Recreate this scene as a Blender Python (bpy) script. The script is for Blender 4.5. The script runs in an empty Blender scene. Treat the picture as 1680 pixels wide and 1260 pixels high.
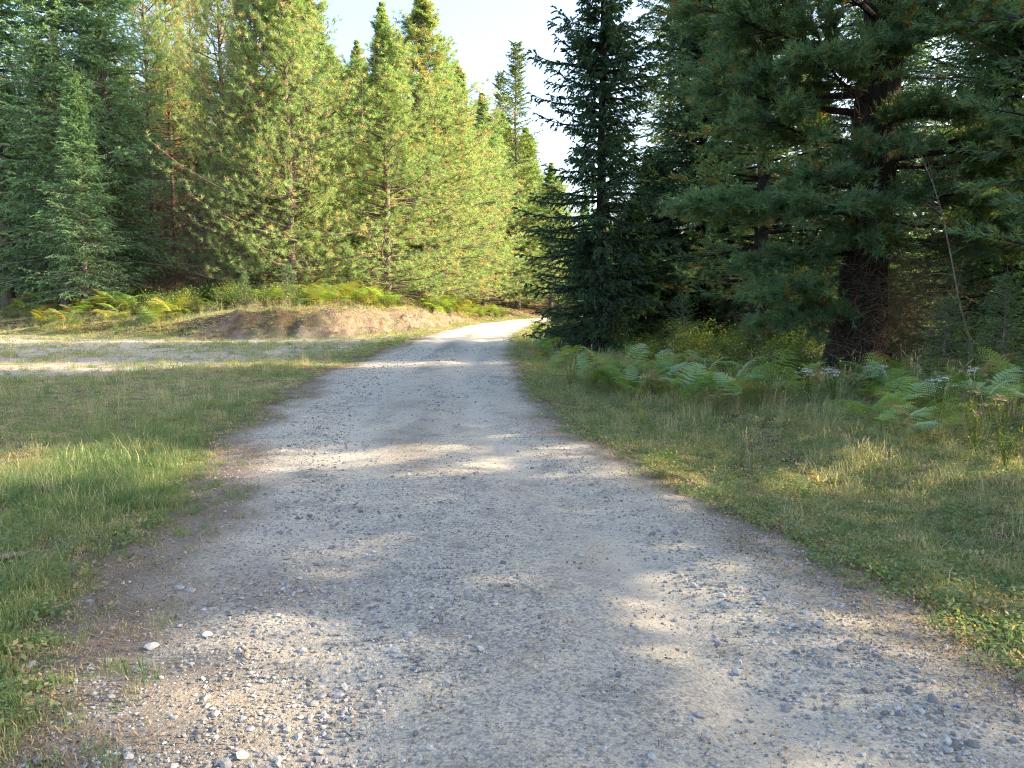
import bpy, math, random
import numpy as np

# ------------------------------------------------------------------ camera
sc = bpy.context.scene
COL = sc.collection
F_PX = 1262.0
CAM_H = 1.55
PITCH = math.atan((630 - 495) / F_PX)
cam_d = bpy.data.cameras.new('camera')
cam_d.sensor_width = 36.0
cam_d.lens = F_PX / 1680 * 36.0
cam_d.clip_start = 0.05
cam_d.clip_end = 3000
cam = bpy.data.objects.new('camera', cam_d)
cam.location = (0, 0, CAM_H)
cam.rotation_euler = (math.pi / 2 - PITCH, 0, 0)
COL.objects.link(cam)
sc.camera = cam

# ------------------------------------------------------------------ light
SUN_EL = math.radians(25)
SUN_AZ = math.radians(86)          # clockwise from the view direction (+Y) towards +X
sun_dir = (math.sin(SUN_AZ) * math.cos(SUN_EL), math.cos(SUN_AZ) * math.cos(SUN_EL), math.sin(SUN_EL))
world = bpy.data.worlds.new('World')
sc.world = world
world.use_nodes = True
wn = world.node_tree.nodes
sky = wn.new('ShaderNodeTexSky')
sky.sky_type = 'NISHITA'
sky.sun_disc = False
sky.sun_elevation = SUN_EL
sky.sun_rotation = SUN_AZ
sky.altitude = 700
sky.air_density = 1.0
sky.dust_density = 6.0
sky.ozone_density = 2.5
bg = wn['Background']
world.node_tree.links.new(sky.outputs[0], bg.inputs[0])
bg.inputs[1].default_value = 0.13
sun_l = bpy.data.lights.new('sun', 'SUN')
sun_l.energy = 2.7
sun_l.angle = math.radians(0.55)
sun_l.color = (1.0, 0.86, 0.66)
sun = bpy.data.objects.new('sun', sun_l)
from mathutils import Vector, Matrix
sun.rotation_euler = Vector(sun_dir).to_track_quat('Z', 'Y').to_euler()
COL.objects.link(sun)
vs = sc.view_settings
vs.view_transform = 'Standard'
vs.look = 'None'
vs.exposure = 2.43
vs.gamma = 1
vs.use_curve_mapping = False
vs.use_white_balance = True
vs.white_balance_temperature = 7400
vs.white_balance_tint = 11
cy = sc.cycles
cy.max_bounces = 6
cy.diffuse_bounces = 4
cy.glossy_bounces = 1
cy.transmission_bounces = 3
cy.transparent_max_bounces = 4
cy.use_denoising = True
cy.denoising_prefilter = 'NONE'
cy.filter_width = 1.05
cy.sample_clamp_indirect = 6
cy.use_adaptive_sampling = True
cy.adaptive_threshold = 0.02

# ------------------------------------------------------------------ maths helpers
CT, ST = math.cos(PITCH), math.sin(PITCH)

def ray(px, py):
    u = (px - 840) / F_PX
    v = (630 - py) / F_PX
    return u, CT + v * ST, v * CT - ST

def at_depth(px, py, depth):
    """world point seen at pixel (px, py) of the photograph at distance depth along the road axis"""
    u, y, z = ray(px, py)
    k = depth / y
    return u * k, depth, CAM_H + z * k

def ground_px(px, py):
    u, y, z = ray(px, py)
    k = -CAM_H / z
    return u * k, y * k

def hashn(ix, iy, seed):
    n = (ix.astype(np.int64) * 374761393 + iy.astype(np.int64) * 668265263 + seed * 1442695041) & 0xffffffff
    n = ((n ^ (n >> 13)) * 1274126177) & 0xffffffff
    n = (n ^ (n >> 16)) & 0xffffff
    return n / float(0xffffff)

def vnoise(x, y, seed=0):
    x = np.asarray(x, float); y = np.asarray(y, float)
    ix = np.floor(x); iy = np.floor(y)
    fx = x - ix; fy = y - iy
    fx = fx * fx * (3 - 2 * fx); fy = fy * fy * (3 - 2 * fy)
    a = hashn(ix, iy, seed); b = hashn(ix + 1, iy, seed)
    c = hashn(ix, iy + 1, seed); d = hashn(ix + 1, iy + 1, seed)
    return (a + (b - a) * fx) * (1 - fy) + (c + (d - c) * fx) * fy

def fbm(x, y, seed=0, oct=4):
    s = 0; a = 0.5; t = 0
    for i in range(oct):
        s = s + a * vnoise(x * 2 ** i, y * 2 ** i, seed + i * 17)
        t += a; a *= 0.5
    return s / t

def sstep(a, b, x):
    t = np.clip((x - a) / (b - a), 0, 1)
    return t * t * (3 - 2 * t)

def norm(v):
    return v / np.maximum(np.linalg.norm(v, axis=-1, keepdims=True), 1e-9)

# ------------------------------------------------------------------ terrain
RY = np.array([-12, 0, 3.3, 4, 8.7, 13, 18.6, 30, 43, 55, 65, 80, 100, 130, 170.0])
RX = np.array([1.6, .55, .08, 0, -1.2, -1.75, -2.0, -2.0, -1.5, -.2, 1.8, 7, 17, 36, 66.0])
_yy = np.linspace(-12, 170, 900)
_xx = np.interp(_yy, RY, RX)
for _ in range(3):
    _k = np.ones(15) / 15
    _xx = np.convolve(np.pad(_xx, 7, mode='edge'), _k, 'valid')

def road_x(y):
    return np.interp(y, _yy, _xx)

def road_d(x, y):
    """signed offset from the centre line, roughly perpendicular"""
    e = 0.5
    s = (road_x(y + e) - road_x(y - e)) / (2 * e)
    return (x - road_x(y)) / np.sqrt(1 + s * s)

HALF = 1.92
BANK = np.array([(-90, 46), (-45, 42), (-26, 38), (-12.8, 30.5), (-7.2, 32.6), (-4.6, 43), (-3.0, 55), (-1, 66), (3.5, 80), (12, 98), (32, 130), (64, 170)], float)

def bank_s(x, y):
    x = np.asarray(x, float); y = np.asarray(y, float)
    best = np.full(x.shape, 1e9); sign = np.ones(x.shape)
    for i in range(len(BANK) - 1):
        a = BANK[i]; d = BANK[i + 1] - a; L2 = d @ d
        t = np.clip(((x - a[0]) * d[0] + (y - a[1]) * d[1]) / L2, 0, 1)
        qx = x - a[0] - t * d[0]; qy = y - a[1] - t * d[1]
        dist = np.hypot(qx, qy)
        cr = d[0] * (y - a[1]) - d[1] * (x - a[0])
        m = dist < best
        best = np.where(m, dist, best); sign = np.where(m, np.sign(cr), sign)
    return best * sign

def height(x, y):
    x = np.asarray(x, float); y = np.asarray(y, float)
    rd = road_d(x, y)
    s = bank_s(x, y)
    near = np.exp(-(rd / 1.9) ** 4)
    rut = -0.032 * (np.exp(-((rd - .8) / .3) ** 2) + np.exp(-((rd + .8) / .3) ** 2)) + 0.04 * np.exp(-(rd / 1.6) ** 2)
    h = rut + 0.018 * (fbm(x * 1.1, y * 1.1, 3) - .5)
    off = 1 - near
    h = h + off * (0.14 * (fbm(x * .45, y * .45, 5) - .5) + 0.05 * (fbm(x * 2.2, y * 2.2, 6, 3) - .5))
    # bank on the left
    steep = sstep(-15.5, -11, x) * sstep(70, 45, y)
    wb = 3.6 - 2.2 * steep
    hb = 0.75 + 0.4 * steep
    sw = s + 0.9 * (fbm(x * .5, y * .5, 9) - .5) * sstep(-1, 1, s)
    t = np.clip(sw / wb, 0, 1)
    ramp = t * t * (3 - 2 * t)
    h = h + hb * ramp + 1.15 * sstep(2, 14, s) + 0.012 * np.maximum(s - 10, 0)
    h = h + sstep(0, 1, s) * 0.35 * (fbm(x * .8, y * .8, 12, 4) - .5)
    # cut face is gullied
    h = h + steep * sstep(0, .4, s) * sstep(2.6, 1.2, s) * (1.0 * (fbm(x * 1.6, y * 1.6, 14, 5) - .5) + .35 * (np.abs(fbm(x * 3.1 + y, y * .6, 15, 3) - .5) * 2 - .4))
    h = h + 9 * sstep(30, 90, s)  # rise added behind the left stand to block the horizon glow
    # right: shallow ditch then flat forest floor
    r = rd - HALF
    h = h - 0.16 * np.exp(-((r - 1.6) / 1.0) ** 2) * (y < 400) + 0.25 * sstep(3, 9, r) + 0.22 * sstep(4, 9, r) * (fbm(x * .5, y * .5, 21) - .5)
    return h

def grass_edge(x, y):
    """>0 on grass side of the road edge"""
    rd = np.abs(road_d(x, y))
    return rd - HALF - 0.55 * (fbm(x * .9, y * .9, 31, 3) - .5) - 0.25 * (fbm(x * 4, y * 4, 33, 2) - .5)

def pale_mask(x, y):
    ylow = np.interp(x, [-40, -9, -7, -5.2, -4.4], [10, 14.0, 16.5, 21, 32])
    s = bank_s(x, y)
    n = 6.0 * (fbm(x * .35, y * .35, 41) - .5) + 3 * (fbm(x * 1.6, y * 1.6, 42, 3) - .5)
    m = sstep(0, 3.0, y - ylow + n) * sstep(1.0, -.3, s + n * .12) * sstep(-.1, -1.2, road_d(x, y) + HALF + .5)
    return m * sstep(40, 32, y + x * 0) * (.45 + .55 * sstep(.30, .46, fbm(x * .9, y * 1.4, 47, 4)))

def cut_mask(x, y):
    s = bank_s(x, y)
    steep = sstep(-11.5, -7.5, x) * sstep(75, 45, y)
    return sstep(-15, -12, x) * sstep(75, 45, y) * sstep(-.1, .3, s) * sstep(2.6, 1.6, s) * (.2 + .75 * sstep(.46, .6, fbm(x * .8, y * .8, 44, 3) + .25 * sstep(-9, -7.5, x)))

# ------------------------------------------------------------------ mesh helpers
def mesh_np(name, verts, faces, k, attrs=None, smooth=False):
    """verts (N,3); faces (M,k) ints; attrs {name: per-vertex float array}"""
    me = bpy.data.meshes.new(name)
    verts = np.asarray(verts, np.float32); faces = np.asarray(faces, np.int32)
    me.vertices.add(len(verts)); me.vertices.foreach_set('co', verts.ravel())
    me.loops.add(faces.size); me.loops.foreach_set('vertex_index', faces.ravel())
    me.polygons.add(len(faces))
    me.polygons.foreach_set('loop_start', np.arange(0, faces.size, k, dtype=np.int32))
    me.polygons.foreach_set('loop_total', np.full(len(faces), k, np.int32))
    me.polygons.foreach_set('use_smooth', np.full(len(faces), smooth))
    me.update(calc_edges=True)
    for a, v in (attrs or {}).items():
        at = me.attributes.new(a, 'FLOAT', 'POINT')
        at.data.foreach_set('value', np.asarray(v, np.float32).ravel())
    return me

def obj(name, me, mat=None, parent=None, loc=None):
    o = bpy.data.objects.new(name, me)
    if mat and not me.materials:
        me.materials.append(mat)
    COL.objects.link(o)
    if parent is not None: o.parent = parent
    if loc is not None: o.location = loc
    return o

def tag(o, label, cat, group=None):
    o['label'] = label; o['category'] = cat
    if group: o['group'] = group
    return o

def kind(o, k):
    o['kind'] = k
    return o

def tubes(P, R, sides=4):
    """P (B,S,3) centre lines, R (B,S) radii -> verts, quads"""
    B, S, _ = P.shape
    T = norm(np.gradient(P, axis=1))
    ref = np.where(np.abs(T[..., 2:3]) > .9, np.array([1., 0, 0]), np.array([0, 0, 1.]))
    U = norm(np.cross(T, ref)); V = np.cross(T, U)
    a = np.arange(sides) * 2 * np.pi / sides
    ring = P[:, :, None] + R[:, :, None, None] * (U[:, :, None] * np.cos(a)[:, None] + V[:, :, None] * np.sin(a)[:, None])
    verts = ring.reshape(-1, 3)
    b = np.arange(B)[:, None, None] * S * sides; s = np.arange(S - 1)[None, :, None] * sides; i = np.arange(sides)[None, None, :]
    j = (i + 1) % sides
    q = np.stack([b + s + i, b + s + j, b + s + sides + j, b + s + sides + i], -1).reshape(-1, 4)
    return verts, q

def blades(base, axis, length, width, rng, refdir=None):
    """one slim triangle per row"""
    N = len(base)
    r = norm(rng.normal(size=(N, 3))) if refdir is None else refdir
    w = norm(np.cross(axis, r)) * (width / 2)[:, None]
    v = np.stack([base - w, base + w, base + axis * length[:, None]], 1).reshape(-1, 3)
    f = np.arange(N * 3).reshape(-1, 3)
    return v, f

# ------------------------------------------------------------------ materials
def new_mat(name):
    m = bpy.data.materials.new(name); m.use_nodes = True
    nt = m.node_tree
    for n in list(nt.nodes):
        if n.type != 'OUTPUT_MATERIAL': nt.nodes.remove(n)
    return m, nt, nt.nodes, nt.links, nt.nodes['Material Output']

def ramp(nodes, stops, interp='LINEAR'):
    r = nodes.new('ShaderNodeValToRGB'); cr = r.color_ramp; cr.interpolation = interp
    while len(cr.elements) < len(stops): cr.elements.new(0.5)
    for e, (p, c) in zip(cr.elements, stops):
        e.position = p; e.color = (*c, 1) if len(c) == 3 else c
    return r

def foliage_mat(name, stops, trans=0.35, tcol=(1.5, 1.5, .6), inst=False, spread=.25, rough=.55):
    m, nt, N, L, out = new_mat(name)
    at = N.new('ShaderNodeAttribute'); at.attribute_name = 'tint'
    oi = N.new('ShaderNodeObjectInfo')
    ma = N.new('ShaderNodeMath'); ma.operation = 'MULTIPLY_ADD'
    ma.inputs[1].default_value = spread; L.new(oi.outputs['Random'], ma.inputs[0]); L.new(at.outputs['Fac'], ma.inputs[2])
    src = ma.outputs[0]
    if inst:
        ai = N.new('ShaderNodeAttribute'); ai.attribute_name = 'itint'; ai.attribute_type = 'INSTANCER'
        ad = N.new('ShaderNodeMath'); ad.operation = 'ADD'
        L.new(src, ad.inputs[0]); L.new(ai.outputs['Fac'], ad.inputs[1]); src = ad.outputs[0]
    r = ramp(N, stops); L.new(src, r.inputs[0])
    p = N.new('ShaderNodeBsdfPrincipled'); p.inputs['Roughness'].default_value = rough
    p.inputs['Specular IOR Level'].default_value = .25
    L.new(r.outputs[0], p.inputs['Base Color'])
    t = N.new('ShaderNodeBsdfTranslucent')
    mx = N.new('ShaderNodeMix'); mx.data_type = 'RGBA'; mx.blend_type = 'MULTIPLY'; mx.inputs[0].default_value = 1
    L.new(r.outputs[0], mx.inputs[6]); mx.inputs[7].default_value = (*tcol, 1)
    L.new(mx.outputs[2], t.inputs[0])
    ms = N.new('ShaderNodeMixShader'); ms.inputs[0].default_value = trans
    L.new(p.outputs[0], ms.inputs[1]); L.new(t.outputs[0], ms.inputs[2]); L.new(ms.outputs[0], out.inputs[0])
    return m

def bark_mat(name, c1, c2, scale=6):
    m, nt, N, L, out = new_mat(name)
    tc = N.new('ShaderNodeTexCoord'); mp = N.new('ShaderNodeMapping'); mp.inputs['Scale'].default_value = (scale, scale, scale * .22)
    L.new(tc.outputs['Object'], mp.inputs[0])
    no = N.new('ShaderNodeTexNoise'); no.inputs['Scale'].default_value = 3; no.inputs['Detail'].default_value = 6
    L.new(mp.outputs[0], no.inputs[0])
    vo = N.new('ShaderNodeTexVoronoi'); vo.inputs['Scale'].default_value = 4; vo.feature = 'DISTANCE_TO_EDGE'
    L.new(mp.outputs[0], vo.inputs[0])
    r = ramp(N, [(0.3, c1), (.7, c2)]); L.new(no.outputs[0], r.inputs[0])
    p = N.new('ShaderNodeBsdfPrincipled'); p.inputs['Roughness'].default_value = .9; p.inputs['Specular IOR Level'].default_value = .2
    L.new(r.outputs[0], p.inputs['Base Color'])
    bu = N.new('ShaderNodeBump'); bu.inputs['Strength'].default_value = .9; bu.inputs['Distance'].default_value = .05
    mm = N.new('ShaderNodeMath'); mm.operation = 'MULTIPLY'; L.new(vo.outputs['Distance'], mm.inputs[0]); L.new(no.outputs[0], mm.inputs[1])
    L.new(mm.outputs[0], bu.inputs['Height']); L.new(bu.outputs[0], p.inputs['Normal'])
    L.new(p.outputs[0], out.inputs[0])
    return m

M = {}
M['lodge'] = foliage_mat('lodgepole_needles', [(0, (0.108, 0.188, 0.111)), (0.35, (0.195, 0.297, 0.149)), (0.75, (0.312, 0.4, 0.186)), (0.93, (0.384, 0.37, 0.2)), (1.0, (0.443, 0.297, 0.2))], 0.5, (1.3, 1.45, .75))
M['fir'] = foliage_mat('fir_needles', [(0, (0.111, 0.212, 0.139)), (0.5, (0.181, 0.32, 0.201)), (0.9, (0.258, 0.413, 0.217)), (1.15, (0.242, 0.274, 0.093))], 0.42)
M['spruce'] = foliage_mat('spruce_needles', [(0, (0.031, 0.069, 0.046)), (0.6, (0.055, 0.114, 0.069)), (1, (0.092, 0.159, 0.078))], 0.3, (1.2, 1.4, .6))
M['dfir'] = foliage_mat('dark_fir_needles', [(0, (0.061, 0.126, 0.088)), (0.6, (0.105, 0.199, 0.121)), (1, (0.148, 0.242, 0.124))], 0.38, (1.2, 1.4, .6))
M['wpine'] = foliage_mat('white_pine_needles', [(0, (0.081, 0.16, 0.098)), (0.5, (0.136, 0.235, 0.133)), (0.85, (0.191, 0.301, 0.139)), (1.0, (0.316, 0.198, 0.056))], 0.4)
M['larch'] = foliage_mat('larch_needles', [(0, (.08, .13, .03)), (.6, (.13, .19, .05)), (1, (.2, .22, .06))], .45)
M['bark_dark'] = bark_mat('dark_bark', (.014, .012, .011), (.045, .04, .036))
M['bark_grey'] = bark_mat('grey_bark', (.10, .085, .07), (.24, .20, .165))
M['bark_red'] = bark_mat('reddish_bark', (.09, .055, .035), (.24, .16, .11))
M['dead'] = bark_mat('dead_wood', (.13, .10, .075), (.33, .26, .20))

def soil_mat(name, road=False):
    m, nt, N, L, out = new_mat(name)
    tc = N.new('ShaderNodeTexCoord')
    def noise(scale, detail=6, rough=.6, mapscale=None):
        n = N.new('ShaderNodeTexNoise'); n.inputs['Scale'].default_value = scale
        n.inputs['Detail'].default_value = detail; n.inputs['Roughness'].default_value = rough
        if mapscale:
            mp = N.new('ShaderNodeMapping'); mp.inputs['Scale'].default_value = mapscale
            L.new(tc.outputs['Object'], mp.inputs[0]); L.new(mp.outputs[0], n.inputs[0])
        else: L.new(tc.outputs['Object'], n.inputs[0])
        return n.outputs[0]
    def mix(fac, a, b, bt='MIX'):
        x = N.new('ShaderNodeMix'); x.data_type = 'RGBA'; x.blend_type = bt
        for k, v in ((0, fac), (6, a), (7, b)):
            if isinstance(v, (int, float)): x.inputs[k].default_value = v
            elif isinstance(v, tuple): x.inputs[k].default_value = (*v, 1)
            else: L.new(v, x.inputs[k])
        return x.outputs[2]
    def rng_(v, a, b, c=0., d=1.):
        x = N.new('ShaderNodeMapRange'); x.inputs[1].default_value = a; x.inputs[2].default_value = b
        x.inputs[3].default_value = c; x.inputs[4].default_value = d; L.new(v, x.inputs[0]); return x.outputs[0]
    def attr(n):
        a = N.new('ShaderNodeAttribute'); a.attribute_name = n; return a.outputs['Fac']
    def math_(op, a, b):
        x = N.new('ShaderNodeMath'); x.operation = op
        for k, v in ((0, a), (1, b)):
            if isinstance(v, (int, float)): x.inputs[k].default_value = v
            else: L.new(v, x.inputs[k])
        return x.outputs[0]
    big = noise(.8, 4); mid = noise(5, 6, .65); fine = noise(55, 5, .7); grain = noise(230, 3, .7)
    # gravel surface
    g = mix(rng_(mid, .35, .65), (.45, .415, .345), (.60, .555, .46))
    streak = noise(1.0, 5, .6, (1.8, .35, 1))
    g = mix(rng_(streak, .42, .62), g, (.60, .545, .44))
    g = mix(math_('MULTIPLY', rng_(noise(2.0, 5, .7), .53, .68), .65), g, (.17, .155, .14))
    vo = N.new('ShaderNodeTexVoronoi'); vo.inputs['Scale'].default_value = 62; L.new(tc.outputs['Object'], vo.inputs[0])
    vo2 = N.new('ShaderNodeTexVoronoi'); vo2.inputs['Scale'].default_value = 27; L.new(tc.outputs['Object'], vo2.inputs[0])
    sep = N.new('ShaderNodeSeparateColor'); L.new(vo.outputs['Color'], sep.inputs[0])
    sep2 = N.new('ShaderNodeSeparateColor'); L.new(vo2.outputs['Color'], sep2.inputs[0])
    stony = rng_(noise(1.7, 4, .6, (1.3, .5, 1)), .35, .65)
    g = mix(math_('MULTIPLY', rng_(sep.outputs[0], .55, .75), .55), g, (.22, .225, .235))
    g = mix(math_('MULTIPLY', rng_(sep.outputs[1], .82, .9), .5), g, (.62, .60, .56))
    pebb = math_('MULTIPLY', math_('MULTIPLY', rng_(sep2.outputs[0], .6, .65), rng_(vo2.outputs['Distance'], .38, .30)), stony)
    g = mix(math_('MULTIPLY', pebb, .6), g, (.24, .245, .25))
    g = mix(.65, g, mix(rng_(noise(90, 4, .8), .36, .64), (.2, .2, .2), (.80, .80, .78)), 'OVERLAY')
    g = mix(attr('dust'), g, mix(rng_(fine, .3, .7), (.50, .455, .375), (.66, .61, .51)))
    g = mix(attr('streak'), g, (.21, .195, .17))
    # other soils
    soil = mix(rng_(fine, .35, .65), (.09, .068, .045), (.20, .155, .105))
    soil = mix(math_('MULTIPLY', rng_(grain, .45, .7), .6), soil, (.30, .24, .16))
    pale = mix(rng_(fine, .3, .7), (.34, .30, .24), (.54, .49, .41))
    pale = mix(math_('MULTIPLY', rng_(mid, .5, .7), .7), pale, (.30, .25, .19))
    cut = mix(rng_(mid, .3, .7), (.085, .065, .05), (.25, .195, .15))
    litter_and_shade = mix(rng_(fine, .3, .7), (.055, .035, .022), (.15, .095, .055))
    c = mix(attr('forest'), soil, litter_and_shade)  # forest floor litter; the same dark tone paints shade on the bank
    c = mix(attr('pale'), c, pale)
    c = mix(attr('cut'), c, cut)
    c = mix(attr('gravel'), c, g)
    c = mix(attr('brown'), c, mix(rng_(fine, .3, .7), (.16, .12, .09), (.34, .27, .21)))
    p = N.new('ShaderNodeBsdfPrincipled'); p.inputs['Roughness'].default_value = .95; p.inputs['Specular IOR Level'].default_value = .15
    L.new(c, p.inputs['Base Color'])
    hgt = math_('ADD', math_('MULTIPLY', fine, .02), math_('ADD', math_('MULTIPLY', grain, .006), math_('ADD', math_('MULTIPLY', mid, .03), math_('MULTIPLY', pebb, .012))))
    hgt = math_('ADD', hgt, math_('MULTIPLY', math_('MULTIPLY', rng_(sep.outputs[0], .5, .8), rng_(vo.outputs['Distance'], .6, .1)), .006))
    bu = N.new('ShaderNodeBump'); bu.inputs['Strength'].default_value = 1; bu.inputs['Distance'].default_value = 1
    L.new(hgt, bu.inputs['Height']); L.new(bu.outputs[0], p.inputs['Normal'])
    L.new(p.outputs[0], out.inputs[0])
    return m

M['soil'] = soil_mat('soil_and_gravel')

# ------------------------------------------------------------------ ground + road sheets
def soil_attrs(x, y):
    e = grass_edge(x, y)
    s = bank_s(x, y)
    gravel = sstep(.22, -.30, e)
    rd = road_d(x, y)
    brown = np.exp(-((e + .12) / .28) ** 2) * sstep(.3, .6, fbm(x * .8, y * .8, 51)) * np.where(rd > 0, .5, .9)
    # bare brown earth at the near left corner of the track
    brown = np.maximum(brown, sstep(3.0, .3, np.hypot((x + 2.0) * 1.4, (y - 2.9) * .9)) * sstep(.25, .6, fbm(x * 2, y * 2, 53)) * .75)
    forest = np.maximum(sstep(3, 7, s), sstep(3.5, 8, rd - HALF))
    forest = np.maximum(forest, .9 * sstep(.1, 1.2, s))  # bank soil darkened as well, its shade put into the colour
    wob = .18 * (fbm(y * .35, y * 0 + 3, 57) - .5)
    dust = .95 * np.exp(-((np.abs(rd + wob) - .82) / .26) ** 2) * sstep(.3, .6, fbm(x * 1.2, y * .5, 58, 4)) + .8 * np.exp(-((rd - 1.62) / .22) ** 2) * sstep(.3, .5, fbm(x * 1.5, y * .6, 59, 3))
    dust = np.clip(dust, 0, .8)
    return dict(gravel=gravel, pale=pale_mask(x, y), cut=cut_mask(x, y), forest=forest, brown=brown, dust=dust, streak=.6 * np.exp(-((rd + .12 + wob) / .3) ** 2) * sstep(.38, .62, fbm(x * 1.1, y * .4, 63, 4)) * (y < 60))

def grid_mesh(name, X, Y, Z, attrs):
    ny, nx = X.shape
    v = np.stack([X, Y, Z], -1).reshape(-1, 3)
    i = np.arange(ny - 1)[:, None] * nx; j = np.arange(nx - 1)[None, :]
    q = np.stack([i + j, i + j + 1, i + nx + j + 1, i + nx + j], -1).reshape(-1, 4)
    return mesh_np(name, v, q, 4, attrs, True)

# ground: one sheet to the horizon, finer near the camera
u = np.linspace(-1, 1, 320)
gx = np.sign(u) * (np.abs(u) * 16 + (np.abs(u) ** 7) * 700)
ty = np.concatenate([-np.geomspace(700, 3, 24), np.linspace(-2.5, 12, 150), np.geomspace(12.1, 110, 270), np.geomspace(112, 1500, 40)])
GX, GY = np.meshgrid(gx - 1.5, ty)
GZ = height(GX, GY)
# sink it below the road sheet
rd_ = np.abs(road_d(GX, GY))
GZ = GZ - 0.05 * sstep(HALF + .5, HALF + .1, rd_) * (GY < 165) * (GY > -11)
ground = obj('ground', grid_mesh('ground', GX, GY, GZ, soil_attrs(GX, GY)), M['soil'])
kind(ground, 'structure')

ry = np.concatenate([np.linspace(-10, 13, 320), np.geomspace(13.08, 160, 330)])
ro = np.linspace(-1, 1, 76) * (HALF + .45)
RYY, ROO = np.meshgrid(ry, ro, indexing='ij')
sl = (road_x(RYY + .5) - road_x(RYY - .5))
RXX = road_x(RYY) + ROO * np.sqrt(1 + sl * sl)
RZ = height(RXX, RYY) + 0.006 - .03 * sstep(HALF + .25, HALF + .45, np.abs(ROO))
RZ += 0.012 * (fbm(RXX * 6, RYY * 6, 61, 3) - .5) * sstep(20, 10, RYY)
road = obj('gravel_road', grid_mesh('gravel_road', RXX, RYY, RZ, soil_attrs(RXX, RYY)), M['soil'])
kind(road, 'structure')

# ------------------------------------------------------------------ conifers
def conifer(seed, H, zb, mat, bark, Lf, dz=.35, nb=6, e0=-.1, e1=.7, sag=-.25, up=.1, T=12, twig=.45, twig_len=.5, tdroop=.15,
            M_=3, K=8, nl=.09, nw=.014, cone=.9, flat=.6, t0=.15, trunk_r=.16, lean=(0, 0), dead=0, tint0=0., gap=0., brown=0.03, azbias=None, rough=.6, wood=1.):
    """returns meshes (trunk, branches, foliage, dead)"""
    rng = np.random.default_rng(seed)
    # trunk
    zz = np.linspace(-.3, H, 22)
    fr = np.clip(zz / H, 0, 1)
    bend = np.cumsum(rng.normal(0, .02, (22, 2)), 0) * (H / 15)
    bend -= bend[1]
    cx = lean[0] * fr * H + bend[:, 0] * fr; cyy = lean[1] * fr * H + bend[:, 1] * fr
    def trunk_at(z):
        return np.stack([np.interp(z, zz, cx), np.interp(z, zz, cyy), z], -1)
    R = trunk_r * ((1 - fr) ** .8 + .03) * (1 + .55 * np.exp(-np.maximum(zz, 0) / .45))
    tv, tf = tubes(np.stack([cx, cyy, zz], -1)[None], R[None], 12)
    d = tv[:, 2] * 3; ang = np.arctan2(tv[:, 1] - np.interp(tv[:, 2], zz, cyy), tv[:, 0] - np.interp(tv[:, 2], zz, cx))
    trunk = mesh_np('trunk', tv, tf, 4, None, True)
    # branches
    zs = []
    z = zb
    while z < H - .35:
        n = max(3, int(round(nb * rng.uniform(.7, 1.25))))
        for k in range(n):
            if rng.random() < gap: continue
            zs.append((z + rng.normal(0, dz * .25), (k + rng.uniform(-.35, .35)) * 2 * math.pi / n + z * 2.4))
        z += dz * rng.uniform(.75, 1.25) * (1 - .45 * z / H)
    zs = np.array(zs); Bz = np.clip(zs[:, 0], .2, H - .05); az = zs[:, 1]
    f = (Bz - zb) / (H - zb); f = np.clip(f, 0, 1)
    L = Lf(f) * rng.uniform(.62, 1.18, len(f))
    lump = fbm(np.cos(az) * 1.3 + seed * 3.1 + 50, np.sin(az) * 1.3 + Bz * .55 + 50, seed, 3)
    L = L * (1 + rough * 2.6 * (lump - .5))
    if azbias is not None: L = L * azbias(az, f)
    L = np.maximum(L, .12)
    el = e0 + (e1 - e0) * f ** 1.3 + rng.normal(0, .09, len(f))
    B = len(L)
    ud = np.stack([np.cos(az), np.sin(az), np.zeros(B)], -1); sd = np.stack([-np.sin(az), np.cos(az), np.zeros(B)], -1)
    base = trunk_at(Bz)
    wig = rng.normal(0, .07, B)
    sg = sag * rng.uniform(.5, 1.5, B)
    def curve(bi, t):
        h = t * np.cos(el[bi]); v = t * np.sin(el[bi]) + sg[bi] * t ** 2 + up * t ** 3
        w = wig[bi] * np.sin(t * 4)
        return base[bi] + L[bi][..., None] * (h[..., None] * ud[bi] + v[..., None] * np.array([0, 0, 1.]) + w[..., None] * sd[bi])
    S = 6
    bi = np.repeat(np.arange(B)[:, None], S, 1); tt = np.repeat(np.linspace(0, .97, S)[None], B, 0)
    P = curve(bi, tt)
    br = (.010 + .012 * L)[:, None] * (1.05 - tt) * (trunk_r / .16) ** .4
    bv, bf = tubes(P, br, 4)
    # twigs
    tj = (np.arange(T)[None] + rng.uniform(0, 1, (B, T))) / T
    tj = t0 + (1 - t0) * tj
    tj[:, -1] = .985
    bi = np.repeat(np.arange(B)[:, None], T, 1)
    Pt = curve(bi, tj); Tn = norm(curve(bi, np.minimum(tj + .03, 1.03)) - curve(bi, tj - .03))
    side = np.where(rng.random((B, T)) < .5, -1., 1.)
    sv = norm(np.cross(Tn, np.array([0, 0, 1.])))
    al = twig * rng.uniform(.6, 1.4, (B, T)); al[:, -1] = .05
    td = norm(Tn * np.cos(al)[..., None] + sv * (side * np.sin(al))[..., None] + np.array([0, 0, 1.]) * rng.normal(0, .16 + .25 * (1 - flat), (B, T))[..., None])
    tl = twig_len * np.minimum(1, L[:, None] / 1.5) ** .85 * (1.15 - tj) ** .55 * rng.uniform(.55, 1.25, (B, T)) + .03
    tint_t = np.clip(rng.normal(.38, .17, (B, T)) + rng.normal(0, .10, (B, 1)) + .12 * tj + tint0, 0, .82)
    brn = rng.random((B, T)) < brown * (1.6 - 1.2 * tj)
    tint_t = np.where(brn, rng.uniform(.85, 1.1, (B, T)), tint_t)
    m = (np.arange(M_) + .5) / M_
    m = np.clip(m[None, None] + rng.uniform(-.5, .5, (B, T, M_)) / M_, 0, 1)
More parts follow.
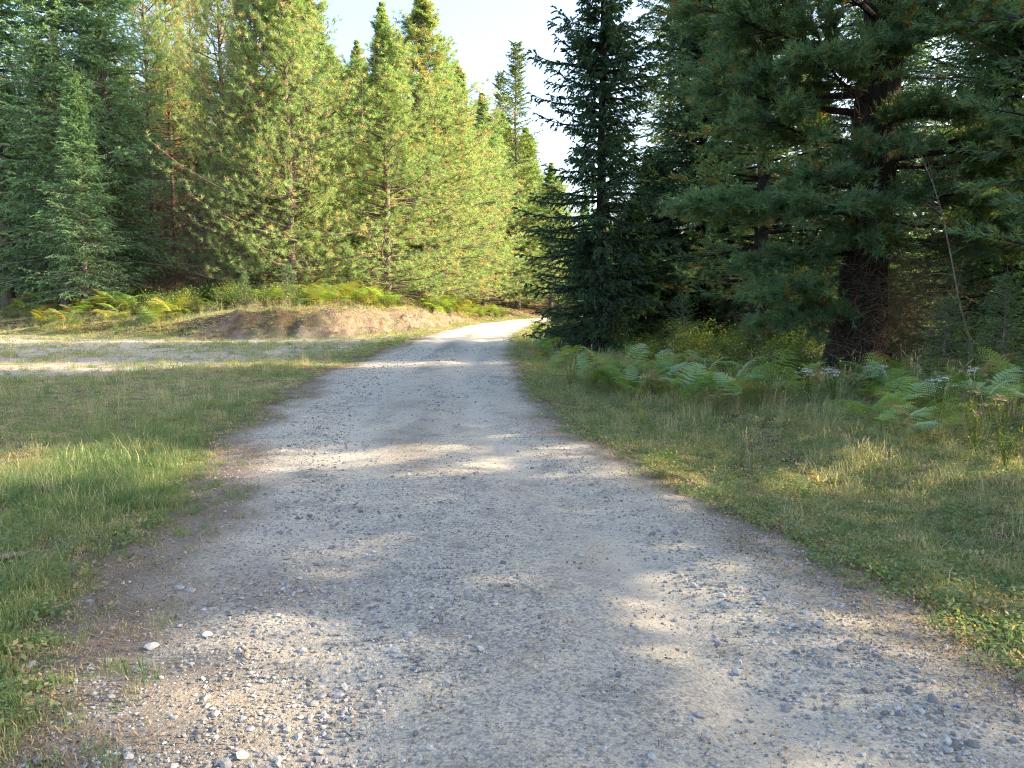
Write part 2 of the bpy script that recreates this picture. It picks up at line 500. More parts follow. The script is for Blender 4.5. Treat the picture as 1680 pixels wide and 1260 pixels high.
    if M_ == 1: m = rng.uniform(.7, 1, (B, T, 1))
    Q = Pt[:, :, None] + td[:, :, None] * (tl[..., None] * m)[..., None]
    Q[..., 2] -= tdroop * tl[..., None] * m ** 2
    ad = td[:, :, None] + np.array([0, 0, -2.0]) * (tdroop * m)[..., None]
    ad = norm(np.broadcast_to(ad, Q.shape))
    # twig wood
    TP = np.stack([Pt, Pt + td * (tl * .95)[..., None] - np.array([0, 0, 1.]) * (tdroop * tl * .9)[..., None]], 2).reshape(-1, 2, 3)
    TR = np.repeat(np.array([[.0045, .0012]]), len(TP), 0) * wood * (1 + L.repeat(T)[:, None] * .15)
    keep = rng.random(len(TP)) < .6
    tv2, tf2 = tubes(TP[keep], TR[keep], 3)
    wv = np.concatenate([bv, tv2]); 
    wf = [bf, tf2 + len(bv)]
    branches = mesh_np('branches', wv, np.concatenate(wf), 4)
    # needles
    Qf = Q.reshape(-1, 3).repeat(K, 0); A = ad.reshape(-1, 3).repeat(K, 0)
    tin = np.repeat(tint_t.reshape(-1), M_ * K)
    N = len(Qf)
    topk = (np.repeat(np.minimum(1, .35 + L / 1.4), T * M_ * K))
    hor = norm(np.cross(A, np.array([0, 0, 1.]))); ver = np.cross(hor, A)
    ph = rng.uniform(0, 2 * np.pi, N)
    rad = hor * np.cos(ph)[:, None] + ver * (np.sin(ph) * (1 - flat * .75))[:, None]
    sp = cone * rng.uniform(.5, 1.3, N)
    nd = norm(A * np.cos(sp)[:, None] + rad * np.sin(sp)[:, None])
    seg = np.repeat((tl[..., None] / M_ * np.ones(M_)).reshape(-1), K)
    if M_ == 1: seg = np.minimum(seg, .16)
    Qf = Qf + A * (rng.uniform(-.5, .5, N) * seg)[:, None]
    ln = nl * topk * rng.uniform(.65, 1.3, N); wd = nw * rng.uniform(.7, 1.3, N)
    v, fc = blades(Qf, nd, ln, wd, rng)
    tn = np.clip(tin + rng.normal(0, .05, N), 0, 1.1).repeat(3)
    foliage = mesh_np('foliage', v, fc, 3, dict(tint=tn))
    deadm = None
    if dead:
        n = dead; zd = rng.uniform(.5, zb + 1.5, n); a = rng.uniform(0, 6.28, n); Ld = rng.uniform(.4, 1.6, n)
        tt = np.linspace(0, 1, 5)
        b0 = trunk_at(zd)
        e = rng.uniform(-.3, .25, n); w1 = rng.normal(0, .25, n); w2 = rng.normal(-.15, .2, n)
        P = b0[:, None] + Ld[:, None, None] * (np.stack([np.cos(a), np.sin(a), e], -1)[:, None] * tt[None, :, None]
             + np.stack([-np.sin(a) * w1, np.cos(a) * w1, w2], -1)[:, None] * (tt ** 2)[None, :, None])
        Rr = (.006 + .006 * Ld)[:, None] * (1.1 - tt[None])
        v1, f1 = tubes(P, Rr, 3)
        # side twiglets
        k = 6
        ii = np.repeat(np.arange(n), k); tk = rng.uniform(.25, 1, n * k)
        idx = np.clip((tk * 4).astype(int), 0, 3)
        p0 = P[ii, idx] + (P[ii, idx + 1] - P[ii, idx]) * (tk * 4 - idx)[:, None]
        dd = norm(norm(P[ii, 4] - P[ii, 0]) + rng.normal(0, .6, (n * k, 3)))
        ll = rng.uniform(.12, .5, n * k)
        P2 = np.stack([p0, p0 + dd * (ll * .5)[:, None], p0 + dd * ll[:, None] + rng.normal(0, .04, (n * k, 3))], 1)
        v2, f2 = tubes(P2, np.repeat(np.array([[.004, .003, .0015]]), n * k, 0), 3)
        deadm = mesh_np('dead_branches', np.concatenate([v1, v2]), np.concatenate([f1, f2 + len(v1)]), 4)
    for me, mt in ((trunk, bark), (branches, bark), (foliage, mat), (deadm, M['dead'])):
        if me: me.materials.append(mt)
    return dict(trunk=trunk, branches=branches, foliage=foliage, dead=deadm, H=H)

def lod(f):      # lodgepole: broad at the foot, pointed
    return 3.6 * (1 - f) ** 1.0 * (.6 + .4 * np.minimum(1, f * 4 + .4))
def fircone(f):
    return 3.1 * (1 - f) ** .85 + .1
PROTO = {}
for i in range(3):
    PROTO['lodge%d' % i] = conifer(100 + i, 17, .9 + 2.3 * (i % 2), M['lodge'], M['bark_grey'], lod, dz=.37, nb=7, e0=.0, e1=1.05, sag=-.10, up=.32, T=17, twig=.8,
        twig_len=.62, tdroop=-.38, M_=1, K=25, nl=.17, nw=.0175, cone=1.15, flat=.05, t0=.25, trunk_r=.15, dead=110, gap=.12, brown=.06, tint0=.02 + .07 * (i % 2), rough=.9)
for i in range(2):   # old bare-legged pines for inside the stand
    PROTO['pole%d' % i] = conifer(120 + i, 18, 6.5, M['lodge'], M['bark_red'] if i else M['bark_grey'], lambda f: 2.6 * (1 - f) ** .6, dz=.40, nb=6, e0=.1, e1=.9, sag=-.12, up=.25, T=14, twig=.8,
        twig_len=.6, tdroop=-.3, M_=1, K=22, nl=.17, nw=.018, cone=1.15, flat=.1, t0=.3, trunk_r=.16, dead=220, gap=.15, brown=.16, rough=.7)
for i in range(2):
    PROTO['fir%d' % i] = conifer(140 + i, 19, 1.0 + i * .9, M['fir'], M['bark_grey'], fircone, dz=.34, nb=7, e0=-.05, e1=.75, sag=-.26, up=.2, T=18, twig=.85,
        twig_len=.8, tdroop=.3, M_=4, K=6, nl=.10, nw=.038, cone=.8, flat=.45, trunk_r=.2, dead=30, gap=.06, brown=.01, wood=.7, rough=.55)
PROTO['larch'] = conifer(160, 17, 1.5, M['larch'], M['bark_grey'], lambda f: 2.0 * (1 - f) ** .8 + .15, dz=.36, nb=6, e0=-.05, e1=.6, sag=-.1, up=.15, T=15, twig=.8,
    twig_len=.55, tdroop=.35, M_=4, K=9, nl=.06, nw=.02, cone=1.1, flat=.2, trunk_r=.12, gap=.1, brown=0, wood=.8)
PROTO['spruce'] = conifer(170, 16.5, .5, M['spruce'], M['bark_dark'], lambda f: 3.0 * (1 - f) ** .6 * (1 - .16 * np.sin(f * 19)), dz=.42, nb=7, e0=-.12, e1=.45, sag=-.2, up=.26, T=30, twig=.8,
    twig_len=.6, tdroop=.4, M_=4, K=9, nl=.10, nw=.038, cone=.75, flat=.4, t0=.08, trunk_r=.24, gap=.1, brown=0, dead=60, wood=.8)
PROTO['young'] = conifer(180, 3.2, .1, M['fir'], M['bark_grey'], lambda f: 1.0 * (1 - f) ** .9 + .05, dz=.17, nb=6, e0=.15, e1=.9, sag=-.12, up=.1, T=12, twig=.8,
    twig_len=.3, tdroop=.1, M_=5, K=8, nl=.03, nw=.008, cone=.8, flat=.5, trunk_r=.035, brown=0)
PROTO['dfir'] = conifer(190, 18, .5, M['dfir'], M['bark_dark'], lambda f: 3.0 * (1 - f) ** .65 + .1, dz=.30, nb=7, e0=-.08, e1=.6, sag=-.27, up=.2, T=22, twig=.85,
    twig_len=.75, tdroop=.45, M_=4, K=6, nl=.10, nw=.036, cone=.8, flat=.45, trunk_r=.2, brown=0, dead=90)
PROTO['wpine'] = conifer(200, 17, 2.0, M['wpine'], M['bark_dark'], lambda f: 3.3 * (1 - f) ** .6 + .2, dz=.55, nb=6, e0=.0, e1=.6, sag=-.12, up=.16, T=24, twig=.9,
    twig_len=.7, tdroop=-.05, M_=4, K=9, nl=.14, nw=.02, cone=.75, flat=.35, t0=.3, trunk_r=.26, gap=.1, brown=.03, dead=110)

def zat(x, y):
    return float(height(np.array([x]), np.array([y]))[0])

def place(kindname, px, depth, top, label, name='pine_tree', cat='tree', group=None, rot=None, wide=1.0, x=None, lean=0.0, H=None):
    p = PROTO[kindname]
    if x is None:
        x, y, zt = at_depth(px, top, depth)
    else:
        y = depth; zt = 0
    z0 = zat(x, y) - .05
    if H is None: H = zt - z0
    s = H / p['H']
    t = bpy.data.objects.new(name, None); COL.objects.link(t)
    t.empty_display_size = .3
    t.location = (x, y, z0)
    ws = s ** .6 * wide if s < 1 else s * wide
    t.scale = (ws, ws, s)
    t.rotation_euler = (0, lean, rnd.uniform(0, 6.28) if rot is None else rot)
    tag(t, label, cat, group)
    obj('trunk', p['trunk'], None, t)
    b = obj('branches', p['branches'], None, t); b['kind'] = 'stuff'
    f = obj('foliage', p['foliage'], None, t); f['kind'] = 'stuff'
    if p['dead']:
        d = obj('dead_branches', p['dead'], None, t); d['kind'] = 'stuff'
    return t

def px_of(x, y): return 840 + F_PX * x / y
def where_right(x, y):
    p = px_of(x, y)
    for lim, t in ((905, 'hugging the right edge of the road'), (980, 'left of the dark spruce foot'), (1050, 'straight below the dark spruce trunk'), (1130, 'below the pale feathery conifer'), (1220, 'midway between the dark spruce and the big pine'),
                   (1300, 'two strides left of the big pine foot'), (1370, 'just left of the big pine foot'), (1440, 'straight below the big pine trunk'), (1510, 'just right of the big pine foot'), (1590, 'below the leaning bare sapling'), (9999, 'at the right edge of the photo')):
        if p < lim: return t
def where_left(x, y):
    p = px_of(x, y)
    for lim, t in ((60, 'at the left edge of the photo'), (130, 'left of the bare fir trunk'), (200, 'right under the bare fir trunk'), (300, 'below the slim bare-legged pine'), (380, 'before the brown twig thicket'), (450, 'below the rusty-needled pine'),
                   (520, 'left of the cut bank'), (600, 'over the left end of the cut bank'), (680, 'over the middle of the cut bank'), (740, 'over the right end of the cut bank'), (9999, 'beside the road bend')):
        if p < lim: return t
rnd = random.Random(7)
def where_left0(p):
    for lim, t in ((60, 'behind the far left fir'), (150, 'behind the fir with the bare trunk foot'), (230, 'behind the slim bare-legged pine'), (300, 'behind the brown twig thicket'), (380, 'behind the dark straight pine'), (450, 'behind the rusty-needled pine'),
                   (520, 'left of the first sky gap'), (600, 'under the first sky gap'), (660, 'behind the left spire'), (720, 'behind the right spire'), (790, 'behind the shoulder of the spire pair'), (9999, 'near the road bend')):
        if p < lim: return t
LP = 'pine_tree'; FR = 'fir_tree'
# ---- left: the front row, one by one
front = [
 ('fir0', 60, 45, -330, 'tall blue-green fir with sweeping boughs at the far left edge', FR, 1.0),
 ('fir1', 148, 45.5, -250, 'blue-green fir with a bare grey trunk foot above the bright ferns', FR, .95),
 ('fir0', -40, 46, -300, 'fir cut by the left edge of the photo above the ferns', FR, 1.0),
 ('fir1', 120, 41.5, 110, 'slim fir with a thin grey stem standing forward above the yellow ferns', FR, .9),
 ('pole0', 225, 50, -180, 'slim bare-legged pine just right of the big firs', LP, .9),
 ('pole1', 262, 52, -150, 'reddish-trunked thin pine in the brown thicket', LP, .8),
 ('pole0', 305, 57, -120, 'green-topped thin pine standing behind the brown twig thicket', LP, .8),
 ('pole1', 350, 47, -200, 'tall pine with a dark straight trunk left of the rusty crown', LP, .9),
 ('lodge0', 408, 45, -190, 'sunlit pine with rusty old needles and a forked bough', LP, 1.0),
 ('lodge2', 462, 44, -130, 'full sunlit pine with low boughs above the bank brow', LP, 1.25),
 ('lodge0', 500, 50, -60, 'yellow-green pine at the left side of the first sky gap', LP, 1.35),
 ('lodge1', 548, 58, 70, 'lower pine under the first gap of sky', LP, 1.5),
 ('lodge0', 585, 64, 62, 'lower pine with a thin tip just left of the twin spires', LP, 1.4),
 ('lodge0', 628, 48, 0, 'yellow-green pine with a pointed spire, left one of the pair', LP, 1.5),
 ('lodge2', 690, 57, -25, 'broad yellow-green pine, right and taller of the pair of spires', LP, 1.75),
 ('lodge2', 748, 66, 95, 'yellow-green pine on the right shoulder of the spire pair', LP, 1.7),
 ('pole0', 722, 60, 60, 'pine with a bare dark trunk behind the right end of the cut bank', LP, 1.0),
 ('lodge0', 790, 78, 150, 'tall sunlit pine standing behind the bend of the road', LP, 1.8),
 ('lodge2', 825, 88, 180, 'small sunlit pine low beside the road bend', LP, 1.8),
 ('larch', 850, 84, 60, 'pale thin-crowned conifer standing alone against the sky', LP, 1.25),
 ('larch', 818, 92, 112, 'pale narrow conifer just left of the lone pale one', LP, 1.0),
 ('lodge1', 868, 90, 205, 'hazy sunlit pine far down the road left of the dark spruce', LP, 1.8),
 ('lodge0', 905, 86, 265, 'low pine seen in the gap beside the dark spruce', LP, 1.9),
]
for k, px, d, top, lab, nm, w in front:
    place(k, px, d, top, lab, nm, wide=w)
# ---- left: the stand behind
rng = np.random.default_rng(5)
n = 0
for row, (d0, hh) in enumerate(((58, 17), (66, 18), (76, 18), (90, 19))):
    xs = np.arange(-d0 * .78, -2.0 + row * 1.5, 2.3 + row * .5)
    for x in xs:
        y = d0 + rng.uniform(-3.5, 3.5); x = x + rng.uniform(-.8, .8)
        if bank_s(np.array([x]), np.array([y]))[0] < 2.2: continue
        # keep the skyline of the photograph
        pxx = 840 + F_PX * x / y
        topy = np.interp(pxx, [-200, 480, 520, 560, 590, 640, 720, 760, 800, 850, 900], [-200, -60, 40, 80, 90, 60, 40, 120, 180, 210, 240]) + rng.uniform(5, 45)
        _, _, zt = at_depth(pxx, topy, y)
        H = min(zt - 2.2, hh * rng.uniform(.9, 1.15))
        if H < 4: continue
        kd = rng.choice(['lodge0', 'lodge1', 'lodge2', 'lodge0', 'pole0', 'pole1'] + (['fir0', 'fir1'] if x < -24 else []))
        if 185 < pxx < 375: kd = rng.choice(['pole0', 'pole1'])
        place(kd, None, y, None, '%s %s, %s row of the stand, %s' % ('tall' if H > 14 else 'short', {'l': 'bushy pine', 'p': 'bare-legged pine', 'f': 'blue-green fir'}[kd[0]], ('second', 'third', 'fourth', 'hindmost')[row], where_left0(pxx)), LP if kd[0] != 'f' else FR, group='pines crowded behind the left front row', x=x, H=H, wide=rng.uniform(1.0, 1.6), lean=rng.normal(0, .02))
# ---- right side
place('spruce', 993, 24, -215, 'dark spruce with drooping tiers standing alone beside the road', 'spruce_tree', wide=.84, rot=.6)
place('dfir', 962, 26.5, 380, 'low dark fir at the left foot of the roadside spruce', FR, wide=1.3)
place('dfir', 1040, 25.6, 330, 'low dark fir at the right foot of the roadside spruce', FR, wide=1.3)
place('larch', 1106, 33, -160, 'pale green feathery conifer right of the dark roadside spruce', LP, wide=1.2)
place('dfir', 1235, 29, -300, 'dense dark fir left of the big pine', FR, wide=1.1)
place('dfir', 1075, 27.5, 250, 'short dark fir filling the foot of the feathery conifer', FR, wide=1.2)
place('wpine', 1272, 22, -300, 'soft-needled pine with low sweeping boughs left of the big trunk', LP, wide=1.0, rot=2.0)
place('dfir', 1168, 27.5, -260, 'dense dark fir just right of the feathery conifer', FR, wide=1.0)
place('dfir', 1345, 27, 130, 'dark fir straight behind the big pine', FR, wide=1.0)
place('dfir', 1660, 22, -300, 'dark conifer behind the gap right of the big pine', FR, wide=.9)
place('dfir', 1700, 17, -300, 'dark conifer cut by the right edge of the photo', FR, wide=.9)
rightback = [('lodge1', 925, 100), ('lodge2', 960, 75), ('fir1', 1040, 62), ('lodge0', 1130, 58), ('fir0', 1210, 50), ('lodge0', 1290, 55), ('lodge2', 1330, 48), ('fir0', 1420, 60),
             ('lodge1', 1480, 47), ('lodge0', 1560, 56), ('fir1', 1640, 48), ('lodge0', 1720, 44)]
for k, px, d in rightback:
    place(k, px, d, 495 - rng.uniform(4.5, 7.5) * F_PX / d, 'sunlit %s glimpsed behind the dark right-hand row, %s' % ('pine' if k[0] == 'l' else 'fir', 'left of the dark spruce' if px < 990 else 'between the dark spruce and the big pine' if px < 1400 else 'right of the big pine'), LP if k[0] == 'l' else FR, group='trees behind the right-hand row')
# off to the right of the view: the rest of the same belt, whose shade lies on the road
belt = [(19.5, 10.8, 15, 'wpine'), (17.5, 1.2, 17, 'wpine'), (16, 12.5, 17, 'dfir'), (9.5, 10.5, 17, 'wpine'), (13, 6.0, 16, 'dfir'), (11.5, .5, 15, 'dfir'), (13.5, 13, 18, 'dfir'), (13.5, -4.5, 16, 'wpine'), (18, 3, 18, 'wpine'),
        (16.5, 18, 18, 'dfir'), (19, 24, 18, 'wpine'), (13.0, 27, 17, 'dfir')]
for x, y, H, k in belt:
    place(k, None, y, None, 'dark conifer of the belt along the right side of the road, out of the picture', FR if k == 'dfir' else LP, group='belt of conifers right of the road', x=x, H=H)


# far-off wood behind everything, one mass
def far_scatter():
    rng = np.random.default_rng(91)
    n = 1500
    a = rng.uniform(-1.25, 1.25, n); r = rng.uniform(98, 210, n); x = r * np.sin(a); y = r * np.cos(a)
    k = (np.abs(road_d(x, y)) > 5) | (y > 168); x, y = x[k], y[k]
    return x, y, rng
FX, FY, FRNG = far_scatter()

# ------------------------------------------------------------------ the big pine
def bough_mesh(rng, base, az, L, el, sag, up, T, M_, K, nl, nw, spread=.55, t0=.25, brown=.04, thick=.14):
    ud = np.array([math.cos(az), math.sin(az), 0.]); sd = np.array([-math.sin(az), math.cos(az), 0.])
    wig = rng.normal(0, .08)
    def curve(t):
        h = t * math.cos(el); v = t * math.sin(el) + sag * t ** 2 + up * t ** 3; w = wig * np.sin(t * 4)
        return base + L * (h[..., None] * ud + v[..., None] * np.array([0, 0, 1.]) + w[..., None] * sd)
    t = np.linspace(0, 1, 12)
    P = curve(t)[None]; R = ((.012 + .02 * L) * (1.04 - t))[None]
    bv, bf = tubes(P, R, 6)
    # second-order branches
    n2 = int(7 + L * 5)
    t2 = np.sort(rng.uniform(t0, .98, n2)); p2 = curve(t2); T2 = norm(curve(t2 + .02) - curve(t2 - .02))
    side = np.where(np.arange(n2) % 2 == 0, 1., -1.)
    sv = norm(np.cross(T2, np.array([0, 0, 1.])))
    a2 = rng.uniform(.4, 1.0, n2)
    d2 = norm(T2 * np.cos(a2)[:, None] + sv * (side * np.sin(a2))[:, None] + np.array([0, 0, 1.]) * rng.normal(.05, .15, n2)[:, None])
    l2 = L * spread * (1.12 - t2) ** .8 * rng.uniform(.6, 1.2, n2) + .15
    tt = np.linspace(0, 1, 5)
    P2 = p2[:, None] + d2[:, None] * (l2[:, None] * tt)[..., None]; P2[..., 2] += -.06 * l2[:, None] * tt ** 2
    v2, f2 = tubes(P2, (.006 + .008 * l2)[:, None] * (1.05 - tt), 4)
    # add the main axis tip as another carrier
    tj = rng.uniform(.15, 1, (n2, T))
    base_t = p2[:, None] + d2[:, None] * (l2[:, None] * tj)[..., None]; base_t[..., 2] -= .06 * l2[:, None] * tj ** 2
    td = norm(d2[:, None] + rng.normal(0, .5, (n2, T, 3)) * np.array([1, 1, .55]) + np.array([0, 0, .25]))
    tl = rng.uniform(.12, .42, (n2, T))
    TP = np.stack([base_t, base_t + td * tl[..., None]], 2).reshape(-1, 2, 3)
    v3, f3 = tubes(TP, np.repeat(np.array([[.005, .002]]), len(TP), 0), 3)
    wood = mesh_np('branch', np.concatenate([bv, v2, v3]), np.concatenate([bf, f2 + len(bv), f3 + len(bv) + len(v2)]), 4)
    m = np.clip((np.arange(M_) + .5) / M_ + rng.uniform(-.2, .2, (n2, T, M_)), .1, 1)
    Q = base_t[:, :, None] + td[:, :, None] * (tl[..., None] * m)[..., None]
    A = np.broadcast_to(td[:, :, None], Q.shape).reshape(-1, 3).repeat(K, 0)
    tin = np.clip(rng.normal(.4, .16, (n2, T)), 0, .8)
    tin = np.where(rng.random((n2, T)) < brown, .98, tin).reshape(-1).repeat(M_ * K)
    Qf = Q.reshape(-1, 3).repeat(K, 0); N = len(Qf)
    rad = norm(rng.normal(size=(N, 3)))
    sp = rng.uniform(.3, 1.05, N)
    nd = norm(A * np.cos(sp)[:, None] + rad * np.sin(sp)[:, None])
    v, f = blades(Qf, nd, nl * rng.uniform(.7, 1.2, N), nw * rng.uniform(.7, 1.3, N), rng)
    fol = mesh_np('needles', v, f, 3, dict(tint=(tin + rng.normal(0, .05, N)).repeat(3)))
    return wood, fol

BP = bpy.data.objects.new('big_pine', None); COL.objects.link(BP)
bx, by, _ = at_depth(1408, 610, 15.6)
bz = zat(bx, by)
BP.location = (bx, by, bz)
tag(BP, 'large old pine with a thick dark leaning trunk and long soft boughs on the right', 'tree')
axis_px = [(1404, 640), (1404, 605), (1410, 540), (1414, 470), (1422, 380), (1431, 280), (1437, 190), (1446, 90), (1456, -20), (1475, -200), (1490, -420), (1500, -700)]
rad_px = [66, 56, 43, 37, 34, 33, 33, 32, 30, 26, 19, 8]
tp = []
for (a, b), r in zip(axis_px, rad_px):
    X, Y, Z = at_depth(a, b, 15.6)
    tp.append((X - bx, 0, Z - bz, r * 15.6 / F_PX))
tp = np.array(tp)
zi = np.linspace(tp[0, 2], tp[-1, 2], 60)
tx = np.interp(zi, tp[:, 2], tp[:, 0]); tr = np.interp(zi, tp[:, 2], tp[:, 3])
tv, tf = tubes(np.stack([tx, 0 * zi, zi], -1)[None], tr[None], 36)
aa = np.arctan2(tv[:, 1], tv[:, 0] - np.interp(tv[:, 2], zi, tx))
rg = 1 + .11 * (fbm(aa * 5 + 40, tv[:, 2] * .8, 71, 3) - .5) * 2 + .06 * (fbm(aa * 12 + 90, tv[:, 2] * 3, 72, 2) - .5) * 2
cxx = np.interp(tv[:, 2], zi, tx)
tv[:, 0] = cxx + (tv[:, 0] - cxx) * rg; tv[:, 1] *= rg
obj('trunk', mesh_np('trunk', tv, tf, 4, None, True), M['bark_dark'], BP)
def trunk_xz(z): return np.array([np.interp(z, tp[:, 2], tp[:, 0]), 0., z])
brng = np.random.default_rng(77)
PI = math.pi
# height, azimuth (0 = picture right, pi = picture left, -pi/2 = towards the camera), length, elevation, sag
boughs = [(1.9, PI + .5, 2.3, -.05, -.2), (2.3, PI + .15, 2.1, .05, -.25), (3.1, PI + .25, 3.1, .05, -.12), (3.3, PI - .35, 3.0, .05, -.15), (3.0, PI + .9, 2.4, .1, -.2),
          (4.1, -.15, 2.9, .12, -.12), (4.3, -.6, 2.5, .12, -.15), (4.0, .4, 2.8, .1, -.15), (3.4, -.9, 2.0, .05, -.25), (2.6, -.35, 2.2, .02, -.2), (2.9, -.2, 2.6, -.02, -.12),
          (4.4, PI + .45, 2.6, .1, -.12), (5.0, PI + .1, 3.0, .16, -.12), (5.4, PI - .5, 3.0, .15, -.12), (5.2, PI + .8, 2.5, .15, -.16), (5.9, PI + .3, 2.8, .2, -.12),
          (6.3, PI, 3.2, .2, -.12), (6.6, PI + .6, 2.7, .22, -.1), (6.2, -.25, 2.6, .28, -.1), (7.0, .1, 3.0, .25, -.1), (7.3, PI + .2, 3.0, .25, -.1),
          (7.9, PI - .2, 3.0, .3, -.1), (8.1, -PI / 2, 2.4, .25, -.1), (8.7, PI + .4, 2.7, .3, -.1), (9.3, -.6, 2.6, .3, -.1),
          (9.8, PI, 2.6, .35, -.1), (10.4, 0, 2.4, .4, -.1), (11.2, PI + .7, 2.2, .4, -.1), (12, -.7, 2.0, .5, -.1), (12.8, PI, 1.6, .6, -.05), (13.4, .5, 1.4, .7, 0),
  (2.7, -PI / 2 - .5, 1.5, .0, -.25), (4.7, -PI / 2 + .2, 1.7, .1, -.2), (5.8, -PI / 2 - .4, 1.8, .12, -.2), (6.9, -PI / 2 + .3, 1.9, .15, -.2), (7.8, -PI / 2 - .7, 1.9, .2, -.15), (1.3, PI + .5, 1.9, -.02, -.25), (6.2, -PI / 2, 2.0, .12, -.2), (4.2, -PI / 2 - .3, 1.7, .08, -.25), (7.3, -PI / 2 - .2, 2.0, .2, -.15), (3.6, -PI / 2 - .9, 1.9, .08, -.2)]
for z, a, L, e, sg in boughs:
    L *= 1.15
    w, f = bough_mesh(brng, trunk_xz(z), a, L, e, sg, .1, 26, 3, 9, .14, .020, t0=.3 if L > 2.4 else .15)
    o = obj('bough', w, M['bark_dark'], BP)
    k = obj('foliage', f, M['wpine'], o); k['kind'] = 'stuff'
# bare dead limbs on the shaded side, against the sky
n = 46
zz = brng.uniform(.9, 8.5, n); az = np.where(brng.random(n) < .7, brng.uniform(-.9, .9, n), brng.uniform(PI - .8, PI + .8, n)); LL = brng.uniform(.8, 2.6, n)
tt = np.linspace(0, 1, 7)
B0 = np.stack([np.interp(zz, tp[:, 2], tp[:, 0]), 0 * zz, zz], -1)
dirs = np.stack([np.cos(az), np.sin(az), brng.uniform(-.25, .2, n)], -1)
PP = B0[:, None] + dirs[:, None] * (LL[:, None] * tt)[..., None]
PP[..., 2] += (brng.normal(-.25, .2, n) * LL)[:, None] * tt ** 2
v1, f1 = tubes(PP, (.010 + .007 * LL)[:, None] * (1.05 - tt), 4)
k = 16; ii = np.repeat(np.arange(n), k); tk = brng.uniform(.2, .98, n * k); q = tk * 6; j = np.clip(q.astype(int), 0, 5)
p0 = PP[ii, j] + (PP[ii, j + 1] - PP[ii, j]) * (q - j)[:, None]
dd = norm(dirs[ii] + brng.normal(0, .6, (n * k, 3))); ll = brng.uniform(.15, .8, n * k)
P2 = np.stack([p0, p0 + dd * (ll * .5)[:, None] + brng.normal(0, .03, (n * k, 3)), p0 + dd * ll[:, None] + brng.normal(0, .06, (n * k, 3)) - np.array([0, 0, .06])], 1)
v2, f2 = tubes(P2, np.repeat(np.array([[.006, .0045, .002]]), n * k, 0), 3)
dl = obj('dead_branches', mesh_np('dead_branches', np.concatenate([v1, v2]), np.concatenate([f1, f2 + len(v1)]), 4), M['bark_red'], BP); dl['kind'] = 'stuff'

# hanging tangle of dead twigs at the right foot of the trunk
def tangle(n, c, size, rng, rad=.004, droop=.4):
    p0 = np.array(c) + rng.normal(size=(n, 3)) * np.array(size) * .5
    d = norm(rng.normal(size=(n, 3)) * np.array([1, .7, .55])); L = rng.uniform(.3, 1.1, n); w = rng.normal(0, .35, (n, 3))
    tt = np.linspace(0, 1, 6)
    P = p0[:, None] + (d * L[:, None])[:, None] * tt[:, None] + (w * L[:, None])[:, None] * (tt ** 2)[:, None]
    P[..., 2] -= droop * L[:, None] * tt ** 2
    return tubes(P, rad * rng.uniform(.5, 1.6, n)[:, None] * (1.1 - tt), 3)
v, f = tangle(2000, (.42, -.35, 1.3), (1.35, .8, 1.9), brng)
tg = obj('dead_brush', mesh_np('dead_brush', v, f, 4), M['bark_red'], None, (bx, by, bz))
tag(tg, 'tangle of dead brown twigs hanging at the right foot of the big pine', 'brush'); tg['kind'] = 'stuff'

# brown thicket of dead twigs between the poles of the left stand
for k, (px, d) in enumerate(((250, 50), (300, 52), (345, 51))):
    X, Y, _z = at_depth(px, 400, d)
    v, f = tangle(1100, (0, 0, 3.2), (2.6, 2.2, 5.2), brng, .012, .1)
    t_ = obj('dead_thicket', mesh_np('dead_thicket', v, f, 4), M['dead'], None, (X, Y, zat(X, Y))); t_['kind'] = 'stuff'
    tag(t_, ('left', 'middle', 'right')[k] + ' part of the brown thicket of dead twigs between the left pine trunks', 'thicket')

for k, (px, d, sx_) in enumerate(((420, 34.5, 2.4), (520, 34.5, 2.2), (600, 36, 1.8), (655, 38.5, 1.6))):
    X = (px - 840) / F_PX * d; Y = d
    v, f = tangle(160, (0, 0, .15), (sx_, 1.2, .5), brng, .008, .9)
    t_ = obj('hanging_roots', mesh_np('hanging_roots', v, f, 4), M['dead'], None, (X, Y, zat(X, Y))); t_['kind'] = 'stuff'
    tag(t_, ('thin roots and twigs at the shaded left end of the cut bank', 'thin roots and twigs on the middle of the cut bank', 'thin roots and twigs on the sunlit face of the cut bank', 'thin roots and twigs at the right end of the cut bank')[k], 'roots')

# thin bare sapling leaning in front of the big pine
sp_px = [(1592, 560), (1575, 500), (1562, 430), (1546, 350), (1530, 300), (1512, 255)]
sp = np.array([at_depth(a, b, 13.2) for a, b in sp_px])
sx, sy = sp[0, 0] + .03, 13.2; sz = zat(sx, sy)
S_ = bpy.data.objects.new('bare_sapling', None); COL.objects.link(S_); S_.location = (sx, sy, sz)
tag(S_, 'thin bare leaning sapling stem in front of the right side of the big pine', 'sapling')
pts = np.concatenate([[[sx, sy, sz - .05]], sp]) - np.array([sx, sy, sz])
v, f = tubes(pts[None], np.array([[.022, .02, .017, .014, .011, .008, .004]]), 6)
obj('stem', mesh_np('stem', v, f, 4, None, True), M['dead'], S_)
n = 34; tk = brng.uniform(1.2, 5.9, n); j = tk.astype(int); p0 = pts[j] + (pts[np.minimum(j + 1, 6)] - pts[j]) * (tk - j)[:, None]
dd = norm(brng.normal(size=(n, 3)) * np.array([1, .8, .35]) + np.array([0, 0, .35])); ll = brng.uniform(.2, .9, n)
v, f = tubes(np.stack([p0, p0 + dd * (ll * .5)[:, None], p0 + dd * ll[:, None] + np.array([0, 0, -.05])], 1), np.repeat(np.array([[.005, .004, .0015]]), n, 0), 3)
tw = obj('twigs', mesh_np('twigs', v, f, 4), M['dead'], S_); tw['kind'] = 'stuff'

